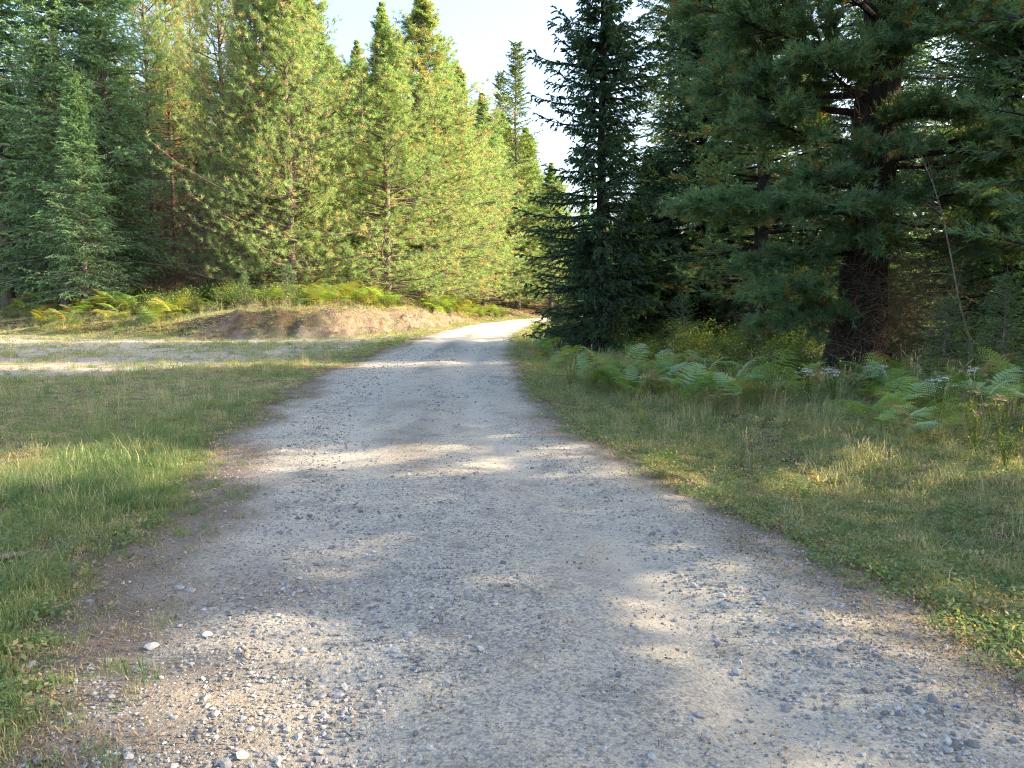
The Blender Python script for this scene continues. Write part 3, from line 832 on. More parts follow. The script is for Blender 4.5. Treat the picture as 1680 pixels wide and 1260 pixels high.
# ------------------------------------------------------------------ young conifers
young = [(1555, 12.6, 470, 'small young fir in the ferns right of the big pine'), (1655, 12.0, 430, 'young fir at the right edge of the photo behind the ferns'),
         (1500, 15.5, 545, 'tiny fir seedling close to the foot of the big pine'), (400, 38, 438, 'small dark young fir on top of the left bank'),
         (1120, 22, 470, 'young fir in the shade between the two dark firs'), (915, 25, 485, 'low young fir left of the dark roadside spruce'), (470, 39, 425, 'young fir among bright ferns above the cut bank'),
         (1230, 17.5, 505, 'young fir in deep shade left of the big pine')]
for px, d, top, lab in young:
    place('young', px, d, top, lab, 'young_fir', 'young fir', wide=1.15)

# ------------------------------------------------------------------ leafy shrubs
M['shrub'] = foliage_mat('shrub_leaves', [(0, (0.042, 0.084, 0.028)), (0.5, (0.091, 0.168, 0.042)), (0.85, (0.168, 0.238, 0.056)), (1.1, (0.42, 0.308, 0.084))], 0.45)
def shrub(seed, n=900, r=.55, h=.8, leaf=.05):
    rng = np.random.default_rng(seed)
    ns = 26
    a = rng.uniform(0, 6.28, ns); sp = rng.uniform(.1, 1, ns) * r
    tt = np.linspace(0, 1, 5); Hs = h * rng.uniform(.55, 1.1, ns)
    P = np.stack([np.cos(a)[:, None] * sp[:, None] * tt ** 1.3, np.sin(a)[:, None] * sp[:, None] * tt ** 1.3, Hs[:, None] * tt], -1) + rng.normal(0, .02, (ns, 5, 3))
    v, f = tubes(P, .006 * (1.15 - tt)[None] * np.ones((ns, 1)), 3)
    stems = mesh_np('stems', v, f, 4)
    i = rng.integers(0, ns, n); q = rng.uniform(1.0, 4, n); j = np.clip(q.astype(int), 0, 3)
    p = P[i, j] + (P[i, j + 1] - P[i, j]) * (q - j)[:, None] + rng.normal(0, .07, (n, 3))
    p[:, 2] = np.maximum(p[:, 2], .02)
    ax = norm(rng.normal(size=(n, 3)) * np.array([1, 1, .45])); up = norm(rng.normal(size=(n, 3)) * .6 + np.array([0, 0, 1]))
    w = norm(np.cross(ax, up)); l = leaf * rng.uniform(.6, 1.3, n)
    V = np.stack([p, p + ax * (l * .5)[:, None] + w * (l * .32)[:, None], p + ax * l[:, None] - up * (l * .15)[:, None], p + ax * (l * .5)[:, None] - w * (l * .32)[:, None]], 1).reshape(-1, 3)
    lv = mesh_np('leaves', V, np.arange(n * 4).reshape(-1, 4), 4, dict(tint=np.clip(rng.normal(.42, .2, n), 0, 1).repeat(4)))
    stems.materials.append(M['dead']); lv.materials.append(M['shrub'])
    return stems, lv
SH = [shrub(300 + i, 1300, .6, .9, .055) for i in range(3)]
def put_shrub(x, y, s, label, group=None):
    st, lv = SH[rnd.randrange(3)]
    t = bpy.data.objects.new('shrub', None); COL.objects.link(t); t.location = (x, y, zat(x, y) - .03); t.scale = (s * 1.15, s * 1.15, s); t.rotation_euler = (0, 0, rnd.uniform(0, 6.28))
    tag(t, label, 'shrub', group)
    a = obj('stems', st, None, t); a['kind'] = 'stuff'
    b = obj('leaves', lv, None, t); b['kind'] = 'stuff'
r3 = np.random.default_rng(33)
for k in range(46):
    px = r3.uniform(150, 520); s = r3.uniform(4.5, 13); 
    y = r3.uniform(36, 47); x = (px - 840) / F_PX * y
    if bank_s(np.array([x]), np.array([y]))[0] < 3.2: continue
    put_shrub(x, y, r3.uniform(.7, 1.5), '%s leafy shrub %s, in the left undergrowth' % ('low' if k % 2 else 'tall', where_left(x, y)), 'shrubs along the left forest edge')
for k in range(46):
    y = r3.uniform(13.5, 30); x = road_x(y) + HALF + r3.uniform(3.2, 10)
    if abs(x - bx) < 1.0 and y < by + .8: continue
    put_shrub(x, y, r3.uniform(.5, 1.15), 'dark leafy shrub %s, %s' % (where_right(x, y), 'near the ferns' if y < 20 else 'deep in shade'), 'shrubs under the right-hand conifers')
for k in range(26):
    y = r3.uniform(40, 70); x = road_x(y) - HALF - r3.uniform(1.9, 6)
    put_shrub(x, y, r3.uniform(.8, 1.3), 'sunlit shrub %s, %s the bend' % (where_left(x, y), 'short of' if y < 55 else 'close to'), 'shrubs above the cut bank')
for k in range(16):
    y = r3.uniform(24, 60); x = road_x(y) + HALF + r3.uniform(.9, 3.0)
    put_shrub(x, y, r3.uniform(.6, 1.1), 'leafy shrub %s, %s the road' % (where_right(x, y), 'nearer part of' if y < 40 else 'far along'), 'shrubs right of the road')

# ------------------------------------------------------------------ bracken
M['fern_g'] = foliage_mat('bracken_green', [(0, (0.104, 0.195, 0.052)), (0.5, (0.182, 0.325, 0.091)), (0.9, (0.286, 0.403, 0.104)), (1.2, (0.416, 0.364, 0.091))], 0.5, (1.3, 1.3, .5))
M['fern_b'] = foliage_mat('bracken_bluegreen', [(0, (0.182, 0.306, 0.191)), (0.5, (0.294, 0.475, 0.29)), (0.9, (0.407, 0.551, 0.29)), (1.2, (0.438, 0.368, 0.162))], 0.42)
M['fern_y'] = foliage_mat('bracken_yellow', [(0, (.20, .30, .06)), (.5, (.33, .41, .09)), (1.2, (.36, .27, .07))], .45, (1.2, 1.2, .5))
M['fern_r'] = foliage_mat('bracken_rust', [(0, (.20, .11, .045)), (.5, (.30, .17, .07)), (1.2, (.38, .26, .13))], .3)
def frond(seed, L=.62, stalk=.45):
    """one bracken frond: stalk, arching rachis, 13 pairs of pinnae each cut into pinnules"""
    rng = np.random.default_rng(seed)
    NP = 11; V = []; Fc = []; tint = []
    def rach(t):      # rises as stalk then arches over towards +x
        z = stalk * np.minimum(1, t * 2.4) + L * .22 * np.sin(np.clip((t - .42) / .58, 0, 1) * 2.4)
        x = .12 * stalk * np.minimum(1, t * 2.4) ** 2 + L * .95 * np.clip((t - .42) / .58, 0, 1) ** 1.05
        return np.stack([x, 0 * x, z], -1)
    t = np.linspace(0, 1, 14)
    tv_, tf_ = tubes(rach(t)[None], (.0045 * (1.08 - t))[None], 3)
    cnt = 0
    tri = []
    for k in range(NP):
        tk = .44 + .55 * (k / NP) ** .92
        p = rach(np.array([tk]))[0]; T = norm(rach(np.array([tk + .01]))[0] - p)
        pl = L * .52 * (1 - k / NP) ** .85 * (.75 if k == 0 else 1) * rng.uniform(.88, 1.1) + .015
        for sd_ in (-1, 1):
            d = norm(np.array([.42, sd_ * 1.0, rng.uniform(-.12, .16)]) + T * .25)
            up = norm(np.cross(d, np.cross(np.array([0, 0, 1.]), d)))
            inpl = norm(np.cross(d, up))
            m = max(4, int(pl / .028)); 
            for q in range(m):
                u_ = (q + .5) / m
                c = p + d * pl * u_ - np.array([0, 0, 1.]) * pl * .22 * u_ ** 2
                w = (pl * .17 + .007) * (1 - u_) ** .7 + .003
                hw = pl / m * .42
                for s2 in (-1, 1):
                    tip = c + inpl * s2 * w + d * w * .35 - up * w * .15
                    tri.append((c - d * hw, c + d * hw, tip)); tint.append(.45 + .25 * u_ + rng.normal(0, .08))
    tri = np.array(tri).reshape(-1, 3); nT = len(tri)
    verts = np.concatenate([tri, tv_]); 
    # tube quads -> triangles
    q = tf_ + nT
    fs = np.concatenate([np.arange(nT).reshape(-1, 3), q[:, [0, 1, 2]], q[:, [0, 2, 3]]])
    me = mesh_np('frond', verts, fs, 3, dict(tint=np.concatenate([np.clip(tint, 0, 1.1).repeat(3), np.full(len(tv_), .9)])))
    return me
FRB = [frond(400 + i, L, S) for i, (L, S) in enumerate([(.62, .42), (.72, .5), (.5, .3), (.66, .55)])]
FR_ = {}
for me in FRB: me.materials.append(M['fern_g'])
COLN = {'b': 'blue-green', 'g': 'green', 'y': 'yellow', 'r': 'rusty'}
def put_fern(x, y, s, c, label, group, n=None):
    t = bpy.data.objects.new('bracken_fern', None); COL.objects.link(t)
    t.location = (x, y, zat(x, y) - .02); t.rotation_euler = (0, 0, rnd.uniform(0, 6.28)); t.scale = (s, s, s)
    tag(t, label, 'fern', group)
    n = n or rnd.choice((3, 4, 5))
    for i in range(n):
        cc = c if rnd.random() > .3 else rnd.choice('rygg')
        f = obj('frond', FRB[rnd.randrange(4)], None, t)
        f.material_slots[0].link = 'OBJECT'; f.material_slots[0].material = M['fern_' + cc]
        f.rotation_euler = (rnd.uniform(-.3, .3), rnd.uniform(-.55, .15), i * 6.283 / n + rnd.uniform(-.5, .5))
        f.location = (rnd.uniform(-.08, .08), rnd.uniform(-.08, .08), 0)
        k = rnd.uniform(.75, 1.15); f.scale = (k, k, k * rnd.uniform(.8, 1.1))
def fern_front(x): return np.interp(x, [.2, 1.2, 2.5, 4.5, 8, 13], [28, 17.5, 11.8, 9.5, 8.7, 8.4])
r4 = np.random.default_rng(44)
c = 0
while c < 164:
    x = r4.uniform(.4, 12); y = fern_front(x) + abs(r4.normal(0, 1)) * 2.6 + r4.uniform(-1.8, .8)
    if x - road_x(y) - HALF < .7 or y > 31 or abs(x) > y * .70 + .3: continue
    if math.hypot(x - bx, y - by) < .9: continue
    if fbm(np.array([x * .7]), np.array([y * .7]), 81)[0] < .46: continue
    far = y - fern_front(x)
    cc = 'b' if r4.random() < .62 else 'g'; row = 'front row' if far < .3 else 'second row' if far < 2 else 'third row' if far < 4 else 'back row'
    sz_ = r4.uniform(.5, .9); lab = '%s %s bracken %s, %s' % ('small' if sz_ < .62 else 'medium' if sz_ < .77 else 'large', COLN[cc], where_right(x, y), row); gr = 'bracken along the right verge'
    put_fern(x, y, sz_, cc, lab, gr); c += 1
for px, d, cc, lab in ((1058, 10.2, 'y', 'small pale yellow fern alone in the grass of the right verge'), (915, 14.5, 'g', 'low green fern at the right edge of the road'), (880, 18.5, 'y', 'yellowing bracken near the road edge below the dark spruce'),
                       (1345, 12.6, 'r', 'rusty dry bracken among green ferns below the big pine'), (1250, 11.6, 'r', 'brown withered bracken at the front of the fern band')):
    x = (px - 840) / F_PX * d; put_fern(x, d, .5 if d < 11 else .7, cc, lab, None, 3)
c = 0
while c < 42:
    px = r4.uniform(-60, 300); y = r4.uniform(33, 41.5); x = (px - 840) / F_PX * y; s = bank_s(np.array([x]), np.array([y]))[0]
    if s < .6 or s > 5.5: continue
    put_fern(x, y, r4.uniform(1.1, 1.65), *(lambda c_: (c_, '%s bracken %s, %s' % (COLN[c_], where_left(x, y), 'on the bank lip' if s < 2 else 'on the bank brow' if s < 3.5 else 'set back')))('y' if r4.random() < 0.45 else 'g'), 'bracken on the left bank'); c += 1
c = 0
while c < 20:
    px = r4.uniform(300, 510); y = r4.uniform(33, 42); x = (px - 840) / F_PX * y; s = bank_s(np.array([x]), np.array([y]))[0]
    if s < 3.4 or s > 8: continue
    put_fern(x, y, r4.uniform(.7, 1.1), *(lambda c_: (c_, '%s bracken %s, %s' % (COLN[c_], where_left(x, y), 'on the bank lip' if s < 2 else 'on the bank brow' if s < 3.5 else 'set back')))('y' if r4.random() < 0 else 'g'), 'bracken on the left bank'); c += 1
c = 0
while c < 36:
    px = r4.uniform(505, 690); y = r4.uniform(33, 44); x = (px - 840) / F_PX * y; s = bank_s(np.array([x]), np.array([y]))[0]
    if s < 1.5 or s > 5.5: continue
    put_fern(x, y, r4.uniform(1.25, 1.8), *(lambda c_: (c_, '%s bracken %s, %s' % (COLN[c_], where_left(x, y), 'on the bank lip' if s < 2 else 'on the bank brow' if s < 3.5 else 'set back')))('y' if r4.random() < 0.5 else 'g'), 'bracken on the left bank'); c += 1
c = 0
while c < 40:
    px = r4.uniform(690, 822); y = r4.uniform(44, 68); x = (px - 840) / F_PX * y; s = bank_s(np.array([x]), np.array([y]))[0]
    if s < .5 or s > 3.6: continue
    put_fern(x, y, r4.uniform(1.25, 1.8), *(lambda c_: (c_, '%s bracken %s, %s' % (COLN[c_], where_left(x, y), 'on the bank lip' if s < 2 else 'on the bank brow' if s < 3.5 else 'set back')))('y' if r4.random() < 0.4 else 'g'), 'bracken on the left bank'); c += 1

# ------------------------------------------------------------------ white flowers
M['petal'] = foliage_mat('white_petals', [(0, (.7, .7, .66)), (1, (.82, .82, .8))], .2, (1, 1, 1))
M['petal_b'] = foliage_mat('brown_seedheads', [(0, (.22, .16, .10)), (1, (.34, .26, .18))], .2, (1, 1, 1))
def flower(seed, mat):
    rng = np.random.default_rng(seed)
    ns = 9; tt = np.linspace(0, 1, 4); a = rng.uniform(0, 6.28, ns); sp = rng.uniform(.02, .2, ns); h = rng.uniform(.4, .7, ns)
    P = np.stack([np.cos(a)[:, None] * sp[:, None] * tt, np.sin(a)[:, None] * sp[:, None] * tt, h[:, None] * tt], -1)
    v, f = tubes(P, np.full((ns, 4), .003), 3)
    st = mesh_np('stems', v, f, 4, dict(tint=np.full(len(v), .5))); st.materials.append(M['shrub'])
    n = 160; i = rng.integers(0, ns, n); t = rng.uniform(.1, .95, n); p = P[i, 0] + (P[i, 3] - P[i, 0]) * t[:, None]
    v, f = blades(p, norm(rng.normal(size=(n, 3)) + np.array([0, 0, .5])), rng.uniform(.04, .09, n), np.full(n, .012), rng)
    lv = mesh_np('leaves', v, f, 3, dict(tint=rng.uniform(.2, .8, n).repeat(3))); lv.materials.append(M['shrub'])
    n = ns * 26; i = np.repeat(np.arange(ns), 26); p = P[i, 3] + rng.normal(size=(n, 3)) * np.array([.028, .028, .009])
    ax = norm(rng.normal(size=(n, 3)) * np.array([1, 1, .3])); w = norm(np.cross(ax, np.array([0, 0, 1.]))); l = rng.uniform(.008, .016, n)[:, None]
    V = np.stack([p - ax * l, p - w * l, p + ax * l, p + w * l], 1).reshape(-1, 3)
    fl = mesh_np('blossoms', V, np.arange(n * 4).reshape(-1, 4), 4, dict(tint=rng.uniform(0, 1, n).repeat(4))); fl.materials.append(mat)
    return st, lv, fl
FL = {c: flower(500 + i, M[m]) for i, (c, m) in enumerate((('w', 'petal'), ('r', 'petal_b')))}
def put_flower(px, py, dz, c, label, group=None):
    x, y = ground_px(px, py + dz); t = bpy.data.objects.new('wild_flower', None); COL.objects.link(t)
    t.location = (x, y, zat(x, y)); t.rotation_euler = (0, 0, rnd.uniform(0, 6)); t.scale = (1, 1, 1)
    tag(t, label, 'flower', group)
    for nm, me in zip(('stems', 'leaves', 'blossoms'), FL[c]):
        o = obj(nm, me, None, t); o['kind'] = 'stuff'
put_flower(1326, 622, 42, 'w', 'white wildflower cluster left of the big pine foot')
put_flower(1368, 626, 42, 'w', 'white wildflower cluster just right of its neighbour below the big pine')
put_flower(1430, 621, 42, 'w', 'brightest white wildflower cluster under the big pine trunk')
put_flower(1596, 634, 46, 'w', 'white wildflower cluster behind the ferns near the right edge')
put_flower(1540, 648, 46, 'w', 'faint white wildflower among ferns right of the big pine')
put_flower(1600, 685, 60, 'r', 'dried brown seed heads standing before the right-hand ferns')
put_flower(1650, 700, 64, 'r', 'dried brown seed heads at the right edge of the photo')
put_flower(935, 600, 30, 'r', 'faded flower heads beside the road below the dark spruce')

# ------------------------------------------------------------------ instanced ground cover
def blade_tuft(seed, n, r, h, w, lean, flatten=0., tint=(.4, .2)):
    rng = np.random.default_rng(seed)
    a = rng.uniform(0, 6.28, n); rr = r * np.sqrt(rng.random(n)); b = np.stack([rr * np.cos(a), rr * np.sin(a), 0 * a], -1)
    hh = h * rng.uniform(.45, 1.15, n); th = rng.uniform(0, 6.28, n); ln = lean * rng.uniform(.2, 1.3, n) + flatten
    d = np.stack([np.cos(th), np.sin(th), 0 * th], -1); s = np.stack([-np.sin(th), np.cos(th), 0 * th], -1) * (w * rng.uniform(.6, 1.3, n) / 2)[:, None]
    up = np.array([0, 0, 1.])
    mid = b + up * (hh * .58 * np.cos(ln * .5))[:, None] + d * (hh * .5 * np.sin(ln * .6))[:, None]
    tip = b + up * (hh * np.cos(ln))[:, None] + d * (hh * 1.0 * np.sin(ln))[:, None]
    tip[:, 2] = np.maximum(tip[:, 2], .004)
    V = np.stack([b - s, b + s, mid - s * .8, mid + s * .8, tip], 1).reshape(-1, 3)
    k = np.arange(n)[:, None] * 5
    F3 = np.concatenate([k + np.array([0, 1, 3]), k + np.array([0, 3, 2]), k + np.array([2, 3, 4])])
    return mesh_np('tuft', V, F3, 3, dict(tint=np.clip(rng.normal(tint[0], tint[1], n), 0, 1).repeat(5)))
def weed_tuft(seed, n, r, h, leaf, tint=(.4, .2)):
    rng = np.random.default_rng(seed)
    a = rng.uniform(0, 6.28, n); rr = r * np.sqrt(rng.random(n)); p = np.stack([rr * np.cos(a), rr * np.sin(a), h * rng.uniform(.15, 1, n)], -1)
    ax = norm(rng.normal(size=(n, 3)) * np.array([1, 1, .35])); up = norm(rng.normal(size=(n, 3)) * .5 + np.array([0, 0, 1.])); w = norm(np.cross(ax, up)); l = leaf * rng.uniform(.6, 1.3, n)[:, None]
    V = np.stack([p, p + ax * l * .5 + w * l * .3, p + ax * l, p + ax * l * .5 - w * l * .3], 1).reshape(-1, 3)
    f = np.arange(n * 4).reshape(-1, 4)
    return mesh_np('weed', V, np.concatenate([f[:, [0, 1, 2]], f[:, [0, 2, 3]]]), 3, dict(tint=np.clip(rng.normal(tint[0], tint[1], n), 0, 1).repeat(4)))
def stalk_tuft(seed, n, r, h):
    rng = np.random.default_rng(seed)
    a = rng.uniform(0, 6.28, n); b = np.stack([r * np.cos(a), r * np.sin(a), 0 * a], -1) * rng.random(n)[:, None]
    tt = np.linspace(0, 1, 5); th = rng.uniform(0, 6.28, n); hh = h * rng.uniform(.6, 1.1, n); ln = rng.uniform(.05, .5, n)
    P = b[:, None] + np.stack([np.cos(th)[:, None] * (ln * hh)[:, None] * tt ** 2, np.sin(th)[:, None] * (ln * hh)[:, None] * tt ** 2, hh[:, None] * tt], -1)
    v, f = tubes(P, np.full((n, 5), .0013), 3)
    v2, f2 = tubes(P[:, 3:][:, [0, 0, 1, 1]] * np.array([.15, 0, 0, 0])[None, :, None] * 0 + np.stack([P[:, 4] - (P[:, 4] - P[:, 3]) * q for q in (.5, .3, .1, 0)], 1), np.array([[.001, .004, .0035, .0008]]).repeat(n, 0), 4)
    q = np.concatenate([f, f2 + len(v)])
    return mesh_np('stalk', np.concatenate([v, v2]), np.concatenate([q[:, [0, 1, 2]], q[:, [0, 2, 3]]]), 3, dict(tint=np.full(len(v) + len(v2), .93)))
def rock(seed, sub=1, flat=.6):
    import bmesh
    rng = np.random.default_rng(seed); bm = bmesh.new(); bmesh.ops.create_icosphere(bm, subdivisions=sub, radius=.5)
    ax = rng.normal(size=(5, 3)); ax /= np.linalg.norm(ax, axis=1)[:, None]; cut = rng.uniform(.26, .42, 5)
    for v in bm.verts:
        p = np.array(v.co) * rng.uniform(.85, 1.12)
        for a_, c_ in zip(ax, cut):
            d_ = p @ a_
            if d_ > c_: p = p - a_ * (d_ - c_)
        v.co = (p[0] * 1.15, p[1] * .9, p[2] * flat)
    me = bpy.data.meshes.new('stone'); bm.to_mesh(me); bm.free(); return me
def stone_mat(name, c1, c2):
    m, nt, N, L, out = new_mat(name)
    oi = N.new('ShaderNodeObjectInfo'); r = ramp(N, [(0, c1), (.55, c2), (.9, tuple(min(1, v * 1.4) for v in c2)), (1, (.40, .39, .365))]); L.new(oi.outputs['Random'], r.inputs[0])
    tc = N.new('ShaderNodeTexCoord'); no = N.new('ShaderNodeTexNoise'); no.inputs['Scale'].default_value = 3; no.inputs['Detail'].default_value = 5; L.new(tc.outputs['Object'], no.inputs[0])
    mx = N.new('ShaderNodeMix'); mx.data_type = 'RGBA'; mx.blend_type = 'OVERLAY'; mx.inputs[0].default_value = .6
    L.new(r.outputs[0], mx.inputs[6]); L.new(no.outputs['Color'], mx.inputs[7])
    hs = N.new('ShaderNodeHueSaturation'); hs.inputs['Saturation'].default_value = .45; L.new(mx.outputs[2], hs.inputs['Color'])
    p = N.new('ShaderNodeBsdfPrincipled'); p.inputs['Roughness'].default_value = .85; L.new(hs.outputs[0], p.inputs['Base Color']); L.new(p.outputs[0], out.inputs[0])
    return m
M['grass'] = foliage_mat('grass_blades', [(0, (0.095, 0.185, 0.08)), (0.25, (0.165, 0.27, 0.112)), (0.5, (0.28, 0.325, 0.145)), (0.7, (0.444, 0.408, 0.228)), (1.0, (0.672, 0.588, 0.396))], 0.45, (1.2, 1.2, .7), inst=True, spread=.3)
M['weed'] = foliage_mat('weed_leaves', [(0, (0.075, 0.163, 0.062)), (0.5, (0.163, 0.263, 0.112)), (0.85, (0.275, 0.288, 0.15)), (1.1, (0.475, 0.362, 0.225))], 0.42, inst=True, spread=.15)
M['stone'] = stone_mat('grey_stone', (.13, .13, .133), (.29, .285, .275))

def source(name, meshes, mat):
    c = bpy.data.collections.new(name)
    for i, me in enumerate(meshes):
        me.materials.clear(); me.materials.append(mat) if not isinstance(mat, list) else me.materials.append(mat[i])
        o = bpy.data.objects.new('%s_piece_%s' % (name, 'abcdefgh'[i]), me); c.objects.link(o)
    return c
def scatter(name, x, y, z, idx, scl, itint, coll, tilt=.15, seed=1):
    rng = np.random.default_rng(seed); n = len(x)
    me = bpy.data.meshes.new(name); me.vertices.add(n); me.vertices.foreach_set('co', np.stack([x, y, z], -1).astype(np.float32).ravel())
    for a, v in (('scl', scl), ('itint', itint)):
        at = me.attributes.new(a, 'FLOAT', 'POINT'); at.data.foreach_set('value', v.astype(np.float32))
    at = me.attributes.new('idx', 'INT', 'POINT'); at.data.foreach_set('value', idx.astype(np.int32))
    at = me.attributes.new('rot', 'FLOAT_VECTOR', 'POINT')
    at.data.foreach_set('vector', np.stack([rng.normal(0, tilt, n), rng.normal(0, tilt, n), rng.uniform(0, 6.283, n)], -1).astype(np.float32).ravel())
    o = bpy.data.objects.new(name, me); COL.objects.link(o)
    ng = bpy.data.node_groups.new(name, 'GeometryNodeTree')
    ng.interface.new_socket('Geometry', in_out='INPUT', socket_type='NodeSocketGeometry'); ng.interface.new_socket('Geometry', in_out='OUTPUT', socket_type='NodeSocketGeometry')
    N = ng.nodes; L = ng.links; gi = N.new('NodeGroupInput'); go = N.new('NodeGroupOutput')
    ip = N.new('GeometryNodeInstanceOnPoints'); ci = N.new('GeometryNodeCollectionInfo'); ci.inputs[0].default_value = coll
    ci.inputs['Separate Children'].default_value = True; ci.inputs['Reset Children'].default_value = True
    def na(nm, ty):
        a = N.new('GeometryNodeInputNamedAttribute'); a.data_type = ty; a.inputs[0].default_value = nm; return a.outputs[0]
    L.new(gi.outputs[0], ip.inputs['Points']); L.new(ci.outputs[0], ip.inputs['Instance']); ip.inputs['Pick Instance'].default_value = True
    L.new(na('idx', 'INT'), ip.inputs['Instance Index']); L.new(na('rot', 'FLOAT_VECTOR'), ip.inputs['Rotation']); L.new(na('scl', 'FLOAT'), ip.inputs['Scale'])
    L.new(ip.outputs[0], go.inputs[0])
    md = o.modifiers.new('scatter', 'NODES'); md.node_group = ng
    kind(o, 'stuff'); return o

def sample(n, y0, y1, p, margin, seed, xr=None):
    """points in the ground the picture can see, density falling as y^-p"""
    rng = np.random.default_rng(seed)
    q = np.linspace(y0, y1, 4000); wd = 1.42 * np.abs(q) + 2 * margin; pdf = wd * np.maximum(q, 2.5) ** -p; cdf = np.cumsum(pdf); cdf /= cdf[-1]
    y = np.interp(rng.random(n), cdf, q); x = rng.uniform(-1, 1, n) * (.71 * y + margin)
    return x, y, rng

tufts = [blade_tuft(600, 34, .07, .10, .0042, .55, 0, (.28, .12)), blade_tuft(601, 30, .08, .075, .004, .8, .2, (.42, .18)), blade_tuft(602, 26, .08, .055, .004, 1.0, .4, (.62, .18)),
         blade_tuft(603, 30, .10, .19, .0045, .6, .1, (.30, .18)), blade_tuft(604, 26, .09, .045, .0035, .9, .7, (.85, .1))]
G = source('grass_source', tufts, M['grass'])
x, y, rg_ = sample(150000, 1.8, 75, 1.25, 2.5, 11)
e = grass_edge(x, y); s = bank_s(x, y); rd = road_d(x, y); pm = pale_mask(x, y); cm = cut_mask(x, y)
left = rd < 0
dens = sstep(-.05, .45, e) * (1 - .84 * pm) * (1 - .8 * cm)
forest_r = sstep(4.0, 8, rd - HALF); dens *= (1 - .75 * forest_r) * (1 - .55 * sstep(4, 9, s))
dens *= np.where(s > -.2, 1.0, 1)
# thin verge next to the gravel, bare patches on the right verge
bare = sstep(.56, .68, fbm(x * 1.3, y * 1.3, 92, 3)); dens *= np.where(left, 1 - .35 * bare, 1 - .6 * bare)
k = rg_.random(len(x)) < dens
# single straggling tufts in the bare edges
k |= (rg_.random(len(x)) < .07) & (e > -.35) & (e < .3)
x, y, e, s, rd, left, pm = x[k], y[k], e[k], s[k], rd[k], left[k], pm[k]
lush = fbm(x * .5, y * .5, 95, 4)
lushL = -.22 + sstep(3.0, .6, e) * .45 + 2.4 * (lush - .5) + .5 * np.exp(-((x + 3.6) ** 2 / 2 + (y - 7) ** 2 / 6)) + .4 * sstep(5, 3, y)
lushR = -.02 + 1.4 * (lush - .5) + .35 * sstep(.9, .2, e) * sstep(5, 14, y) - .15 * sstep(9, 4, y)
lz = np.clip(np.where(left, lushL, lushR), 0, 1); lz = np.where(s > 0, .1, lz)
r_ = rg_.random(len(x))
idx = np.where(r_ < lz * .7, 0, np.where(r_ < lz * .7 + .35, 1, 2))
idx = np.where((rg_.random(len(x)) < .06 + .1 * (~left) * sstep(6, 12, y) + .12 * lz) & (e > .5), 3, idx)
idx = np.where((rg_.random(len(x)) < (np.where(left, .20, .12) + .3 * (s > 0)) * (1 - lz)), 4, idx)
scl = rg_.uniform(.7, 1.25, len(x)) * (.75 + .45 * lz) * np.where(e < .35, .7, 1) * (1 + .035 * np.clip(y - 6, 0, 20)) * np.where(~left, 1.05, 1) * np.where(~left, .92 + .5 * sstep(.8, 2.2, e) * (fbm(x * 1.2, y * 1.2, 98) > .45), 1)
it = np.where(left, -.02, .06) + .5 * (.5 - lz) * .5 + rg_.normal(0, .11, len(x))
go_ = scatter('grass', x, y, height(x, y) - .004, idx, scl, it, G, .12, 3)

x, y, rg_ = sample(120000, 26, 80, 0.6, 3, 17)
s = bank_s(x, y); k = (s > -.6) & (s < 14) & (rg_.random(len(x)) < (1 - .45 * cut_mask(x, y)) * sstep(-.6, .4, s) * sstep(14, 6, s))
x, y, s = x[k], y[k], s[k]
lz = fbm(x * .45, y * .45, 96, 4)
scatter('bank_grass', x, y, height(x, y) - .01, np.where(rg_.random(len(x)) < sstep(.4, .6, lz), 1, np.where(rg_.random(len(x)) < .35, 4, 2)), rg_.uniform(1.1, 2.3, len(x)), -.08 - .4 * (lz - .5) + rg_.normal(0, .1, len(x)), G, .2, 23)

# broad-leaved weeds in the right verge and sprinkled on the lawn
W = source('weed_source', [weed_tuft(610, 26, .07, .04, .022), weed_tuft(611, 34, .09, .09, .026, (.55, .2)), weed_tuft(612, 16, .09, .012, .03, (.9, .12))], M['weed'])
x, y, rg_ = sample(90000, 1.9, 40, 1.3, 2.5, 12)
e = grass_edge(x, y); rd = road_d(x, y); pm = pale_mask(x, y)
k = rg_.random(len(x)) < np.where(rd > 0, .8, .22) * sstep(-.15, .3, e) * (1 - .7 * pm)
x, y, e, rd = x[k], y[k], e[k], rd[k]
idx = rg_.choice(3, len(x), p=(.4, .25, .35)); scatter('weeds', x, y, height(x, y), idx, rg_.uniform(.6, 1.3, len(x)) * (1 + .03 * np.clip(y - 6, 0, 20)), rg_.normal(.05, .12, len(x)), W, .2, 4)

DM = foliage_mat('dry_litter', [(0, (.10, .065, .04)), (.5, (.22, .15, .09)), (1.1, (.42, .33, .2))], .1, (1, 1, 1), inst=True)
DL = source('litter_source', [weed_tuft(615, 14, .08, .004, .011, (.5, .3)), weed_tuft(616, 9, .09, .006, .016, (.4, .3)), blade_tuft(617, 16, .09, .06, .0028, 1.2, 1.2, (.6, .25))], DM)
x, y, rg_ = sample(26000, 1.8, 22, 1.4, 2, 18)
e = grass_edge(x, y); s = np.exp(-((e + .05) / .33) ** 2) * .9 + .05 * (e < 0) + .12 * (e > .3)
k = rg_.random(len(x)) < s; x, y = x[k], y[k]
scatter('dry_litter', x, y, height(x, y) + .009, rg_.choice(3, len(x)), rg_.uniform(.6, 1.4, len(x)), rg_.normal(0, .2, len(x)), DL, .05, 19)

